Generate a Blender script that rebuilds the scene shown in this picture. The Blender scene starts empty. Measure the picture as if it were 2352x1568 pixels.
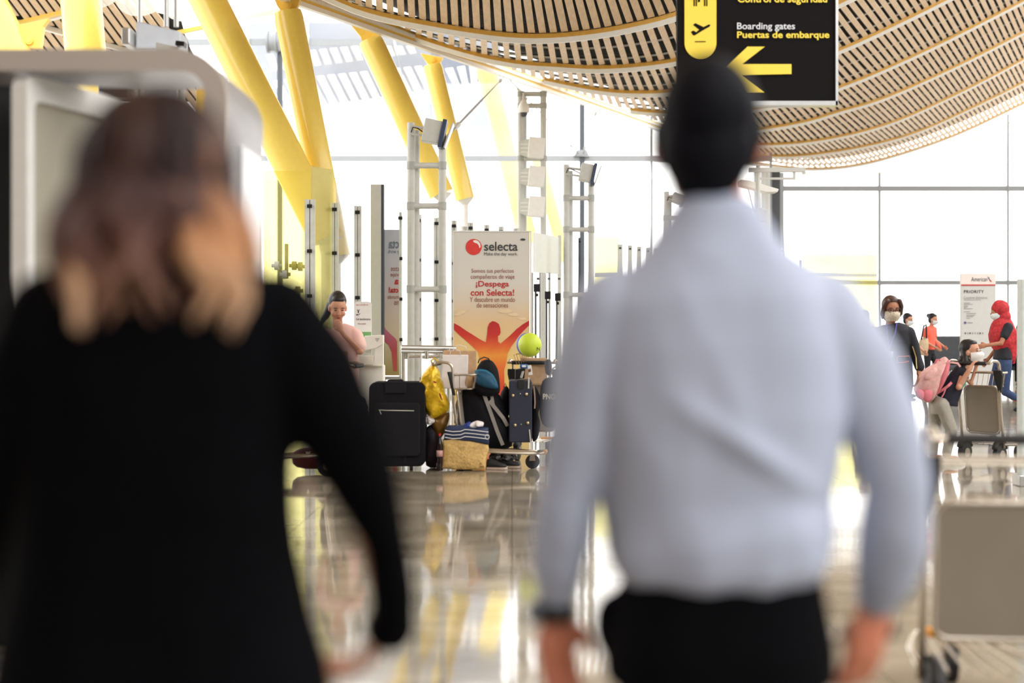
import bpy, bmesh, math, random
import numpy as np
from mathutils import Vector, Matrix, noise

random.seed(7)
scene = bpy.context.scene
COL = scene.collection

# ------------------------------------------------------------------ camera
FPX, CX, HY, EYE = 3267.0, 1176.0, 750.0, 1.4       # focal length in pixels of the 2352 x 1568 frame, horizon row, eye height
cam_data = bpy.data.cameras.new('camera')
cam = bpy.data.objects.new('camera', cam_data)
COL.objects.link(cam)
cam.location = (0, 0, EYE)
cam.rotation_euler = (math.pi / 2, 0, 0)
cam_data.sensor_width = 36
cam_data.lens = 36 * FPX / 2352
cam_data.shift_y = -(784 - HY) / 2352
cam_data.clip_end = 500
cam_data.dof.use_dof = True
cam_data.dof.focus_distance = 18.5
cam_data.dof.aperture_fstop = 1.25
scene.camera = cam

# ------------------------------------------------------------------ sky and exposure
world = bpy.data.worlds.new('sky')
scene.world = world
world.use_nodes = True
bg = world.node_tree.nodes['Background']
bg.inputs[0].default_value = (1.0, 0.985, 0.965, 1)
bg.inputs[1].default_value = 3.4
vs = scene.view_settings
vs.view_transform = 'Standard'
vs.look = 'None'
vs.gamma = 1
vs.exposure = 0.0
vs.use_curve_mapping = False
cy = scene.cycles
cy.use_denoising = True
cy.max_bounces = 7
cy.diffuse_bounces = 4
cy.glossy_bounces = 4
cy.transmission_bounces = 5
cy.transparent_max_bounces = 16
cy.sample_clamp_indirect = 6
cy.caustics_reflective = True
cy.caustics_refractive = False


def P(x, y, Y):
    """the point at distance Y in front of the eye that shows at pixel (x, y)"""
    return Vector(((x - CX) * Y / FPX, Y, EYE - (y - HY) * Y / FPX))


# ------------------------------------------------------------------ materials
MATS = {}


def lin(v):
    v = v / 255.0
    return v / 12.92 if v <= 0.04045 else ((v + 0.055) / 1.055) ** 2.4


def rgb(c):
    return (lin(c[0]), lin(c[1]), lin(c[2]), 1)


def mat(name, col, rough=0.6, metal=0.0, var=0.08, scale=12.0, bump=0.0, bscale=None, stretch=None, spec=0.5, sheen=0.0, trans=0.0, emit=0.0, ior=1.5, coat=0.0):
    if name in MATS:
        return MATS[name]
    m = bpy.data.materials.new(name)
    m.use_nodes = True
    nt = m.node_tree
    n, l = nt.nodes, nt.links
    b = n['Principled BSDF']
    b.inputs['Roughness'].default_value = rough
    b.inputs['Metallic'].default_value = metal
    b.inputs['Specular IOR Level'].default_value = spec
    b.inputs['IOR'].default_value = ior
    b.inputs['Sheen Weight'].default_value = sheen
    b.inputs['Coat Weight'].default_value = coat
    b.inputs['Transmission Weight'].default_value = trans
    tc = n.new('ShaderNodeTexCoord')
    mp = n.new('ShaderNodeMapping')
    if stretch:
        mp.inputs['Scale'].default_value = stretch
    l.new(tc.outputs['Object'], mp.inputs[0])
    nz = n.new('ShaderNodeTexNoise')
    nz.inputs['Scale'].default_value = scale
    nz.inputs['Detail'].default_value = 4
    l.new(mp.outputs[0], nz.inputs['Vector'])
    r = n.new('ShaderNodeValToRGB')
    c = rgb(col)
    r.color_ramp.elements[0].position = 0.3
    r.color_ramp.elements[1].position = 0.7
    r.color_ramp.elements[0].color = tuple(max(0, v * (1 - var)) for v in c[:3]) + (1,)
    r.color_ramp.elements[1].color = tuple(min(1, v * (1 + var)) for v in c[:3]) + (1,)
    l.new(nz.outputs['Fac'], r.inputs[0])
    l.new(r.outputs[0], b.inputs['Base Color'])
    if emit:
        l.new(r.outputs[0], b.inputs['Emission Color'])
        b.inputs['Emission Strength'].default_value = emit
    if bump:
        nb = nz
        if bscale:
            nb = n.new('ShaderNodeTexNoise')
            nb.inputs['Scale'].default_value = bscale
            nb.inputs['Detail'].default_value = 3
            l.new(mp.outputs[0], nb.inputs['Vector'])
        bp = n.new('ShaderNodeBump')
        bp.inputs['Strength'].default_value = bump
        bp.inputs['Distance'].default_value = 0.02
        l.new(nb.outputs['Fac'], bp.inputs['Height'])
        l.new(bp.outputs[0], b.inputs['Normal'])
    MATS[name] = m
    return m


def mat_ramp(name, axis, lo, hi, stops, rough=0.6, sheen=0.0, nscale=20.0, namp=0.0, stretch=(1, 1, 1), spec=0.5, metal=0.0):
    """colour of the thing itself running along one local axis (dip-dyed hair, printed posters)"""
    m = bpy.data.materials.new(name)
    m.use_nodes = True
    nt = m.node_tree
    n, l = nt.nodes, nt.links
    b = n['Principled BSDF']
    b.inputs['Roughness'].default_value = rough
    b.inputs['Sheen Weight'].default_value = sheen
    b.inputs['Specular IOR Level'].default_value = spec
    b.inputs['Metallic'].default_value = metal
    tc = n.new('ShaderNodeTexCoord')
    sep = n.new('ShaderNodeSeparateXYZ')
    l.new(tc.outputs['Object'], sep.inputs[0])
    mr = n.new('ShaderNodeMapRange')
    mr.inputs['From Min'].default_value = lo
    mr.inputs['From Max'].default_value = hi
    l.new(sep.outputs['XYZ'.index(axis)], mr.inputs['Value'])
    mp = n.new('ShaderNodeMapping')
    mp.inputs['Scale'].default_value = stretch
    l.new(tc.outputs['Object'], mp.inputs[0])
    nz = n.new('ShaderNodeTexNoise')
    nz.inputs['Scale'].default_value = nscale
    nz.inputs['Detail'].default_value = 3
    l.new(mp.outputs[0], nz.inputs['Vector'])
    ma = n.new('ShaderNodeMath')
    ma.operation = 'MULTIPLY_ADD'
    l.new(nz.outputs['Fac'], ma.inputs[0])
    ma.inputs[1].default_value = namp
    ma.inputs[2].default_value = -namp / 2
    ad = n.new('ShaderNodeMath')
    ad.operation = 'ADD'
    l.new(mr.outputs[0], ad.inputs[0])
    l.new(ma.outputs[0], ad.inputs[1])
    r = n.new('ShaderNodeValToRGB')
    while len(r.color_ramp.elements) < len(stops):
        r.color_ramp.elements.new(0.5)
    for e, (p, c) in zip(r.color_ramp.elements, stops):
        e.position = p
        e.color = rgb(c)
    l.new(ad.outputs[0], r.inputs[0])
    l.new(r.outputs[0], b.inputs['Base Color'])
    MATS[name] = m
    return m


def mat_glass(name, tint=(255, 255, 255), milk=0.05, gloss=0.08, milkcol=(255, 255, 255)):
    """thin architectural glass: clear, a little reflecting, a little milky to imitate veiling glare"""
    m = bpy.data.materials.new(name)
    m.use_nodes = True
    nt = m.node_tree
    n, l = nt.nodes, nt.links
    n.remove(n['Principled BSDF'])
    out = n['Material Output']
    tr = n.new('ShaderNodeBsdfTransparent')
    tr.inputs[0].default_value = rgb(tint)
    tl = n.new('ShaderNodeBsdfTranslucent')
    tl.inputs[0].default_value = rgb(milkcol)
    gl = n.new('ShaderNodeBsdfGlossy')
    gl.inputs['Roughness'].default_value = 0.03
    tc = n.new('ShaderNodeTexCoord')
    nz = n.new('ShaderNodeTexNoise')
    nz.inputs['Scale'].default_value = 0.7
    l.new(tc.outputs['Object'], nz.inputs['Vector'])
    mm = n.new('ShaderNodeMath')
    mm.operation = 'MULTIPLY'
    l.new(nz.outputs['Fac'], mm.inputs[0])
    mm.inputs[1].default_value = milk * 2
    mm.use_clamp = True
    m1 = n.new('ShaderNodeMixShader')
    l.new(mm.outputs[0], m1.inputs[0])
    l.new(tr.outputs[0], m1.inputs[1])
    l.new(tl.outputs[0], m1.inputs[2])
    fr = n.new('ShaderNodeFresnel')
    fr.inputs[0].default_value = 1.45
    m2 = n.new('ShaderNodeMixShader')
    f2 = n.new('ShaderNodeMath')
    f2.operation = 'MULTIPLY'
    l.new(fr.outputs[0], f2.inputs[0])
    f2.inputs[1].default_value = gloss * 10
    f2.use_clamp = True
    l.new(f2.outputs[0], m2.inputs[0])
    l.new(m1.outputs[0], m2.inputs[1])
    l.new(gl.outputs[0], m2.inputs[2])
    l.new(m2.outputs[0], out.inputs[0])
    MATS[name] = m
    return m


# ------------------------------------------------------------------ object helpers
ORG = {}


def tag(o, label=None, cat=None, group=None, kind=None):
    if label:
        o['label'] = label
    if cat:
        o['category'] = cat
    if group:
        o['group'] = group
    if kind:
        o['kind'] = kind
    return o


def thing(name, label, cat, loc=(0, 0, 0), group=None, kind=None):
    o = bpy.data.objects.new(name, None)
    o.empty_display_size = 0.1
    COL.objects.link(o)
    o.location = loc
    ORG[o.name] = Vector(loc)
    return tag(o, label, cat, group, kind)


def link_mesh(name, me, m, parent=None):
    o = bpy.data.objects.new(name, me)
    COL.objects.link(o)
    if m is not None and not me.materials:
        me.materials.append(m)
    if parent is not None:
        o.parent = parent
        ORG[o.name] = ORG[parent.name].copy()
    else:
        ORG[o.name] = Vector((0, 0, 0))
    return o


def copy_tree(o, parent=None):
    c = o.copy()
    COL.objects.link(c)
    c.parent = parent
    ORG[c.name] = ORG[o.name].copy()
    for ch in list(o.children):
        copy_tree(ch, c)
    return c


def frame_of(d, up=Vector((0, 0, 1))):
    d = d.normalized()
    if abs(d.dot(up)) > 0.99:
        up = Vector((1, 0, 0))
    s = d.cross(up).normalized()
    u = s.cross(d).normalized()
    return s, u


class MB:
    """collects shapes in world coordinates; build() links them as one mesh"""

    def __init__(self):
        self.v = []
        self.f = []

    def add(self, vs_, fs):
        k = len(self.v)
        self.v += [Vector(p) for p in vs_]
        self.f += [tuple(i + k for i in f) for f in fs]
        return self

    def box(self, c, s, rot=None):
        hx, hy, hz = s[0] / 2, s[1] / 2, s[2] / 2
        c = Vector(c)
        pts = [Vector((x, y, z)) for x in (-hx, hx) for y in (-hy, hy) for z in (-hz, hz)]
        if rot is not None:
            pts = [rot @ p for p in pts]
        pts = [c + p for p in pts]
        return self.add(pts, [(0, 1, 3, 2), (4, 6, 7, 5), (0, 4, 5, 1), (2, 3, 7, 6), (0, 2, 6, 4), (1, 5, 7, 3)])

    def rbox(self, c, s, r=0.02, rot=None, seg=2):
        bm = bmesh.new()
        bmesh.ops.create_cube(bm, size=1)
        for v in bm.verts:
            v.co = Vector((v.co.x * s[0], v.co.y * s[1], v.co.z * s[2]))
        bmesh.ops.bevel(bm, geom=bm.edges[:] , offset=min(r, min(s) * 0.49), segments=seg, profile=0.5, affect='EDGES')
        c = Vector(c)
        bm.verts.index_update()
        pts = [(rot @ v.co if rot is not None else v.co) + c for v in bm.verts]
        self.add(pts, [tuple(v.index for v in f.verts) for f in bm.faces])
        bm.free()
        return self

    def bar(self, p, q, w, h, up=Vector((0, 0, 1))):
        p, q = Vector(p), Vector(q)
        s, u = frame_of(q - p, up)
        pts = []
        for e in (p, q):
            pts += [e + s * (a * w / 2) + u * (b * h / 2) for a, b in ((-1, -1), (1, -1), (1, 1), (-1, 1))]
        return self.add(pts, [(3, 2, 1, 0), (4, 5, 6, 7), (0, 1, 5, 4), (1, 2, 6, 5), (2, 3, 7, 6), (3, 0, 4, 7)])

    def tube(self, pts, r, n=8, caps=True, closed=False):
        pts = [Vector(p) for p in pts]
        N = len(pts)
        rs = r if isinstance(r, (list, tuple)) else [r] * N
        rings = []
        up = None
        for i in range(N):
            if closed:
                d = pts[(i + 1) % N] - pts[i - 1]
            elif i == 0:
                d = pts[1] - pts[0]
            elif i == N - 1:
                d = pts[-1] - pts[-2]
            else:
                d = (pts[i + 1] - pts[i]).normalized() + (pts[i] - pts[i - 1]).normalized()
            if d.length < 1e-9:
                d = Vector((0, 0, 1))
            d.normalize()
            if up is None:
                s, up = frame_of(d)
            else:
                s = d.cross(up)
                if s.length < 1e-5:
                    s, up = frame_of(d)
                else:
                    s.normalize()
                    up = s.cross(d).normalized()
            rr = rs[i]
            rx, ry = rr if isinstance(rr, (list, tuple)) else (rr, rr)
            rings.append([pts[i] + s * (math.cos(a) * rx) + up * (math.sin(a) * ry) for a in [2 * math.pi * k / n for k in range(n)]])
        return self.rings(rings, caps and not closed, closed)

    def rings(self, rings, caps=True, closed=False):
        n = len(rings[0])
        vs_ = [p for r in rings for p in r]
        fs = []
        R = len(rings)
        for i in range(R if closed else R - 1):
            j = (i + 1) % R
            for k in range(n):
                k2 = (k + 1) % n
                fs.append((i * n + k, i * n + k2, j * n + k2, j * n + k))
        if caps:
            fs.append(tuple(reversed(range(n))))
            fs.append(tuple((R - 1) * n + k for k in range(n)))
        return self.add(vs_, fs)

    def loft(self, spec, n=24, power=2.0):
        """spec: (centre, half width along X, half depth along Y) rings, stacked; superellipse sections"""
        rings = []
        for c, rx, ry in spec:
            c = Vector(c)
            ring = []
            for k in range(n):
                a = 2 * math.pi * k / n
                ca, sa = math.cos(a), math.sin(a)
                ring.append(c + Vector((rx * math.copysign(abs(ca) ** (2 / power), ca), ry * math.copysign(abs(sa) ** (2 / power), sa), 0)))
            rings.append(ring)
        return self.rings(rings)

    def ell(self, c, r, n=16, m=10, rot=None):
        c = Vector(c)
        vs_ = [c + (rot @ Vector((0, 0, -r[2])) if rot is not None else Vector((0, 0, -r[2])))]
        for j in range(1, m):
            t = -math.pi / 2 + math.pi * j / m
            for k in range(n):
                a = 2 * math.pi * k / n
                p = Vector((r[0] * math.cos(t) * math.cos(a), r[1] * math.cos(t) * math.sin(a), r[2] * math.sin(t)))
                vs_.append(c + (rot @ p if rot is not None else p))
        vs_.append(c + (rot @ Vector((0, 0, r[2])) if rot is not None else Vector((0, 0, r[2]))))
        fs = []
        for k in range(n):
            fs.append((0, 1 + (k + 1) % n, 1 + k))
        for j in range(m - 2):
            for k in range(n):
                a, b = 1 + j * n + k, 1 + j * n + (k + 1) % n
                fs.append((a, b, b + n, a + n))
        top = len(vs_) - 1
        o = 1 + (m - 2) * n
        for k in range(n):
            fs.append((o + k, o + (k + 1) % n, top))
        return self.add(vs_, fs)

    def prism(self, outline, d, close=True):
        """outline: world points of a flat polygon, pushed along the vector d"""
        d = Vector(d)
        n = len(outline)
        a = [Vector(p) for p in outline]
        fs = [tuple(range(n)), tuple(n + k for k in reversed(range(n)))]
        fs += [(k, n + k, n + (k + 1) % n, (k + 1) % n) for k in range(n)]
        return self.add(a + [p + d for p in a], fs)

    def cyl(self, p, q, r, n=14):
        return self.tube([p, q], r, n)

    def build(self, name, m, parent=None, smooth=False, kind=None, bevel=0.0, recalc=True):
        o0 = ORG[parent.name] if parent is not None else Vector((0, 0, 0))
        me = bpy.data.meshes.new(name)
        me.from_pydata([tuple(p - o0) for p in self.v], [], self.f)
        if recalc or bevel:
            bm = bmesh.new()
            bm.from_mesh(me)
            bmesh.ops.recalc_face_normals(bm, faces=bm.faces[:])
            if bevel:
                ed = [e for e in bm.edges if len(e.link_faces) == 2 and e.calc_face_angle(0) > 0.7]
                bmesh.ops.bevel(bm, geom=ed, offset=bevel, segments=2, profile=0.5, affect='EDGES')
            bm.to_mesh(me)
            bm.free()
        if smooth:
            me.polygons.foreach_set('use_smooth', [True] * len(me.polygons))
            if smooth == 'auto':
                me.set_sharp_from_angle(angle=math.radians(38))
        o = link_mesh(name, me, m, parent)
        if kind:
            o['kind'] = kind
        return o

    def blob(self, name, m, parent=None, voxel=0.012, smooth=4, fn=None):
        """melt the overlapping shapes into one continuous skin"""
        me = bpy.data.meshes.new('tmp')
        me.from_pydata([tuple(p) for p in self.v], [], self.f)
        bm = bmesh.new()
        bm.from_mesh(me)
        bmesh.ops.recalc_face_normals(bm, faces=bm.faces[:])
        bm.to_mesh(me)
        bm.free()
        t = bpy.data.objects.new('tmp', me)
        COL.objects.link(t)
        rm = t.modifiers.new('r', 'REMESH')
        rm.mode = 'VOXEL'
        rm.voxel_size = voxel
        if smooth:
            sm = t.modifiers.new('s', 'SMOOTH')
            sm.factor = 0.5
            sm.iterations = smooth
        dg = bpy.context.evaluated_depsgraph_get()
        dg.update()
        out = bpy.data.meshes.new_from_object(t.evaluated_get(dg))
        bpy.data.objects.remove(t)
        bpy.data.meshes.remove(me)
        o0 = ORG[parent.name] if parent is not None else Vector((0, 0, 0))
        out.name = name
        if fn:
            nor = [v.normal.copy() for v in out.vertices]
            for v, nn in zip(out.vertices, nor):
                v.co = fn(v.co, nn)
        out.transform(Matrix.Translation(-o0))
        out.polygons.foreach_set('use_smooth', [True] * len(out.polygons))
        out.materials.clear()
        return link_mesh(name, out, m, parent)


def arc(c, r, a0, a1, n, u=Vector((1, 0, 0)), w=Vector((0, 0, 1))):
    c = Vector(c)
    return [c + u * (r * math.cos(a0 + (a1 - a0) * i / n)) + w * (r * math.sin(a0 + (a1 - a0) * i / n)) for i in range(n + 1)]


def round_rect(x0, x1, z0, z1, r, n=6):
    """outline in the X-Z plane as (x, z) pairs"""
    pts = []
    for (cx_, cz_, a0) in ((x1 - r, z0 + r, -90), (x1 - r, z1 - r, 0), (x0 + r, z1 - r, 90), (x0 + r, z0 + r, 180)):
        for i in range(n + 1):
            a = math.radians(a0 + 90 * i / n)
            pts.append((cx_ + r * math.cos(a), cz_ + r * math.sin(a)))
    return pts


def text_mesh(body, bold=0.0, extrude=0.0, shear=0.0, spacing=1.0):
    cu = bpy.data.curves.new('t', 'FONT')
    cu.body = body
    cu.size = 1
    cu.offset = bold
    cu.extrude = extrude
    cu.shear = shear
    cu.space_character = spacing
    cu.resolution_u = 4
    o = bpy.data.objects.new('t', cu)
    COL.objects.link(o)
    dg = bpy.context.evaluated_depsgraph_get()
    dg.update()
    me = bpy.data.meshes.new_from_object(o.evaluated_get(dg))
    bpy.data.objects.remove(o)
    bpy.data.curves.remove(cu)
    return me


def lettering(body, box, Y, m, parent, bold=0.0, name='lettering', mirror=False, shear=0.0, spacing=1.0, plane=None):
    """letters filling the pixel box (x0, y0, x1, y1) on the upright plane at distance Y; plane(u, v) may give other points"""
    me = text_mesh(body, bold, 0.0, shear, spacing)
    xs = [v.co.x for v in me.vertices]
    ys = [v.co.y for v in me.vertices]
    x0, x1, y0, y1 = min(xs), max(xs), min(ys), max(ys)
    o0 = ORG[parent.name]
    for v in me.vertices:
        u = (v.co.x - x0) / max(1e-6, x1 - x0)
        w = (v.co.y - y0) / max(1e-6, y1 - y0)
        if mirror:
            u = 1 - u
        px, py = box[0] + u * (box[2] - box[0]), box[3] + w * (box[1] - box[3])
        p = plane(px, py) if plane else P(px, py, Y)
        v.co = p - o0
    me.materials.clear()
    return link_mesh(name, me, m, parent)


def flat(pts, Y, m, parent, name, th=0.002):
    """a flat printed shape given by pixel outline on the upright plane at distance Y"""
    mb = MB()
    mb.prism([P(x, y, Y) for x, y in pts], (0, th, 0))
    return mb.build(name, m, parent)


def hermite(pts):
    xs = np.array([p[0] for p in pts], float)
    ys = np.array([p[1] for p in pts], float)
    d = np.diff(ys) / np.diff(xs)
    t = np.empty(len(xs))
    t[0], t[-1] = d[0], d[-1]
    t[1:-1] = (d[:-1] + d[1:]) / 2

    def f(x):
        if x <= xs[0]:
            return ys[0] + (x - xs[0]) * t[0]
        if x >= xs[-1]:
            return ys[-1] + (x - xs[-1]) * t[-1]
        i = int(np.searchsorted(xs, x) - 1)
        h = xs[i + 1] - xs[i]
        s = (x - xs[i]) / h
        return (2 * s**3 - 3 * s**2 + 1) * ys[i] + (s**3 - 2 * s**2 + s) * h * t[i] + (-2 * s**3 + 3 * s**2) * ys[i + 1] + (s**3 - s**2) * h * t[i + 1]
    return f
# ------------------------------------------------------------------ shared materials
M_wood = mat('bamboo slat', (232, 204, 170), 0.55, var=0.10, scale=3.0, stretch=(6, 1, 1))
M_ochre = mat('ochre beam edge', (226, 178, 84), 0.45)
M_white = mat('white paint', (244, 244, 242), 0.35, var=0.03)
M_void = mat('dark plenum', (26, 28, 30), 0.9)  # near black stands for the shade in the void above the slats
M_rail = mat('galvanised rail', (190, 192, 192), 0.35, 0.7)
M_yellow = mat('yellow lacquer', (255, 224, 108), 0.28, var=0.03, coat=0.4)
M_yellow2 = mat('yellow gusset paint', (246, 208, 96), 0.4, var=0.04)
M_grey = mat('grey frame paint', (150, 154, 158), 0.4, var=0.04)
M_dark = mat('dark grey steel', (74, 80, 88), 0.4, var=0.05)
M_alu = mat('brushed aluminium', (200, 202, 202), 0.3, 0.6, var=0.05)
M_steel = mat('bright steel tube', (205, 203, 198), 0.22, 0.85, var=0.04)
M_lattice = mat('lattice post paint', (206, 208, 204), 0.45, var=0.04)
M_fin = mat('grey glazing fin', (214, 218, 212), 0.45, var=0.05)
M_black = mat('black rubber', (22, 22, 24), 0.6)
M_blackgloss = mat('black plastic', (18, 18, 20), 0.3)
M_glass = mat_glass('window glass', milk=0.06, gloss=0.05)  # milk lays a veil of glare over the view outside
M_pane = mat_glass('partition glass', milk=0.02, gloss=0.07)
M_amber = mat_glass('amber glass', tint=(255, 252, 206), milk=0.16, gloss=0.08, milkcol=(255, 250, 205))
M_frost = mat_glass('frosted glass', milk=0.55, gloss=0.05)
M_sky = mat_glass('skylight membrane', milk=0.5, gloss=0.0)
M_concrete = mat('pale concrete', (222, 222, 218), 0.8, var=0.05, scale=2)

HS = 1.5      # the roof and the glass walls stand this much further off than first measured

# ------------------------------------------------------------------ floor: polished slabs with open joints
mf = bpy.data.materials.new('polished stone slab')
mf.use_nodes = True
_n, _l = mf.node_tree.nodes, mf.node_tree.links
_b = _n['Principled BSDF']
_g = _n.new('ShaderNodeNewGeometry')
_n1 = _n.new('ShaderNodeTexNoise'); _n1.inputs['Scale'].default_value = 1.6; _n1.inputs['Detail'].default_value = 6
_mp = _n.new('ShaderNodeMapping'); _mp.inputs['Scale'].default_value = (1.0, 1.5, 1)
_l.new(_g.outputs['Position'], _mp.inputs[0]); _l.new(_mp.outputs[0], _n1.inputs['Vector'])
_r = _n.new('ShaderNodeValToRGB')
_r.color_ramp.elements[0].position = 0.32; _r.color_ramp.elements[0].color = rgb((128, 120, 104))
_r.color_ramp.elements[1].position = 0.68; _r.color_ramp.elements[1].color = rgb((172, 163, 146))
_l.new(_n1.outputs['Fac'], _r.inputs[0]); _l.new(_r.outputs[0], _b.inputs['Base Color'])
_b.inputs['Roughness'].default_value = 0.06
_b.inputs['IOR'].default_value = 1.8
_n2 = _n.new('ShaderNodeTexNoise'); _n2.inputs['Scale'].default_value = 2.2; _n2.inputs['Detail'].default_value = 3
_l.new(_g.outputs['Position'], _n2.inputs['Vector'])
_bp = _n.new('ShaderNodeBump'); _bp.inputs['Strength'].default_value = 0.05; _bp.inputs['Distance'].default_value = 0.02
_l.new(_n2.outputs['Fac'], _bp.inputs['Height']); _l.new(_bp.outputs[0], _b.inputs['Normal'])
M_floor = mf
M_joint = mat('slab joint', (96, 92, 84), 0.7)

FL = tag(MB().box((0, 22.5, -0.035), (60, 80, 0.04)).build('floor', M_joint), 'polished beige grey stone floor of the hall', 'floor', kind='structure')
TS = 1.5
slab = bpy.data.meshes.new('floor_slab')
h_ = TS / 2 - 0.002
slab.from_pydata([(-h_, -h_, 0), (h_, -h_, 0), (h_, h_, 0), (-h_, h_, 0), (-h_, -h_, -0.02), (h_, -h_, -0.02), (h_, h_, -0.02), (-h_, h_, -0.02)], [],
                 [(0, 1, 2, 3), (0, 4, 5, 1), (1, 5, 6, 2), (2, 6, 7, 3), (3, 7, 4, 0)])
slab.materials.append(M_floor)
cells = []
rest = MB()
for j in range(-11, 38):
    for i in range(-19, 19):
        x, y = (i + 0.5) * TS, 5.0 + (j + 0.5) * TS
        far = y + TS / 2
        vis = far > 5.0 and abs(x) - TS / 2 < 0.37 * far
        if vis:
            cells.append((y, x))
        else:
            rest.add([(x - h_, y - h_, 0), (x + h_, y - h_, 0), (x + h_, y + h_, 0), (x - h_, y + h_, 0)], [(0, 1, 2, 3)])
cells.sort()
for k, (y, x) in enumerate(cells):
    if k < 296:
        o = link_mesh('slab', slab, None, FL)
        o.location = (x, y, 0)
        o.rotation_euler = (random.uniform(-1, 1) * 0.0007, random.uniform(-1, 1) * 0.0007, 0)
    else:
        rest.add([(x - h_, y - h_, 0), (x + h_, y - h_, 0), (x + h_, y + h_, 0), (x - h_, y + h_, 0)], [(0, 1, 2, 3)])
rest.build('slab', M_floor, FL, kind='stuff', recalc=False)

# ground outside the glass
tag(MB().box((0, 130, -0.12), (320, 136, 0.1)).build('ground', M_concrete), 'pale sunlit paving outside the glass wall', 'ground', kind='structure')

# unseen hall walls and roof, added to hold back sky light
M_wall = mat('warm white wall', (214, 208, 198), 0.8, var=0.03, scale=1)
tag(MB().box((-27.0, 18.0, 0.5), (0.3, 72, 1.0)).build('wall_left', M_wall), 'low pale parapet out of view, the side above it left open for daylight', 'wall', kind='structure')
tag(MB().box((27.0, 22.0, 5.0), (0.3, 80, 10.0)).build('wall_right', M_wall), 'plain pale far side wall of the hall', 'wall', kind='structure')
tag(MB().box((0.0, -17.0, 4.5), (54, 0.3, 9.0)).build('wall_back', mat('dark absorbing wall', (92, 88, 84), 0.8, scale=2)), 'dark unseen wall added behind the viewer to cut the light on the backs', 'wall', kind='structure')  # unseen, kept dark so little light returns from behind
tag(MB().box((-16.0, -5.5, 6.9), (21, 23, 0.3)).build('ceiling', M_wall), 'flat roof added out of view to block the sky over the near left', 'ceiling', kind='structure')  # unseen, shuts out the sky over the near left

tag(MB().box((-26.7, -3.5, 3.4), (0.3, 27, 6.8)).build('wall_left', M_wall), 'pale side wall added out of view to keep left light off the backs', 'wall', kind='structure')  # unseen, closes the near left side against daylight

# ------------------------------------------------------------------ wavy slatted ceiling
# ribs: distance and the run of the rib
RIBS = [
    (16.4, [(420, -150), (600, -72), (745, -10), (830, 25), (1000, 62), (1160, 85), (1230, 88), (1330, 82), (1440, 65), (1555, 36), (1700, -22), (1850, -95), (2100, -230), (2500, -450)]),
    (19.8, [(880, 55), (960, 88), (1027, 110), (1116, 134), (1205, 149), (1280, 154), (1340, 158), (1400, 158), (1480, 152), (1555, 141), (1700, 104), (1800, 66), (1923, 12), (2100, -75), (2352, -205), (2500, -285)]),
    (23.1, [(1150, 160), (1220, 178), (1280, 191), (1350, 205), (1413, 213), (1473, 215), (1547, 212), (1700, 186), (1800, 160), (1923, 119), (2100, 38), (2170, 3), (2352, -88), (2500, -165)]),
    (26.7, [(1250, 190), (1291, 205), (1339, 223), (1398, 243), (1458, 255), (1514, 260), (1600, 262), (1700, 256), (1780, 243), (1923, 204), (2100, 130), (2352, 3), (2500, -75)]),
    (29.8, [(1360, 235), (1400, 250), (1510, 280), (1600, 295), (1680, 301), (1738, 299), (1860, 278), (1923, 259), (2024, 229), (2200, 152), (2352, 75), (2500, -2)]),
    (33.4, [(1460, 275), (1520, 295), (1620, 322), (1700, 332), (1780, 333), (1890, 322), (2039, 286), (2200, 216), (2352, 137), (2500, 55)]),
    (36.5, [(1540, 312), (1640, 342), (1765, 359), (1830, 359), (1890, 353), (2000, 334), (2099, 307), (2230, 250), (2352, 190), (2500, 110)]),
    (40.0, [(1600, 340), (1680, 364), (1771, 380), (1850, 388), (1905, 387), (1965, 380), (2024, 367), (2190, 312), (2352, 237), (2500, 165)]),
]
RIBS = [(Yk * HS, p) for Yk, p in RIBS]
RF = [hermite(p) for _, p in RIBS]


def beam_y(x):
    return (x - 649) * 0.3476


def beam_Y(x):
    return HS / (0.0505 - 3.68e-5 * (x - 950))


CEIL = thing('ceiling', 'wavy ceiling of pale bamboo slats between ochre and white ribs', 'ceiling', kind='structure')

# start of every rib at the edge beam
START = []
for (Yk, pts), f in zip(RIBS, RF):
    x = pts[0][0]
    while f(x) > beam_y(x) - 24 and x < 1700:
        x += 2
    START.append(max(x, pts[0][0]))
START[0] = 420
for k, ((Yk, pts), f) in enumerate(zip(RIBS, RF)):
    xs = list(np.linspace(START[k], 2500, 60))
    oc, wh = MB(), MB()
    for mb, z0, z1, y0, y1 in ((oc, 0.0, 0.075, -0.02, 0.12), (wh, -0.075, 0.0, 0.0, 0.13)):
        rings = []
        for x in xs:
            p = P(x, f(x), Yk)
            rings.append([p + Vector((0, y0 if z0 == 0 else y1 - .05, z0)), p + Vector((0, y1, z0)), p + Vector((0, y1, z1)), p + Vector((0, y0, z1))])
        mb.rings(rings)
    rb = wh.build('rib', M_white, CEIL)
    oc.build('rib_edge', M_ochre, rb)


def vp_x(x):
    return max(x + 40, 1245 + (x - 1180) * 1.63) if x < 1950 else 2500 + (x - 1950) * 0.25


# slats
slats = []
UPZ = 0.09


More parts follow.
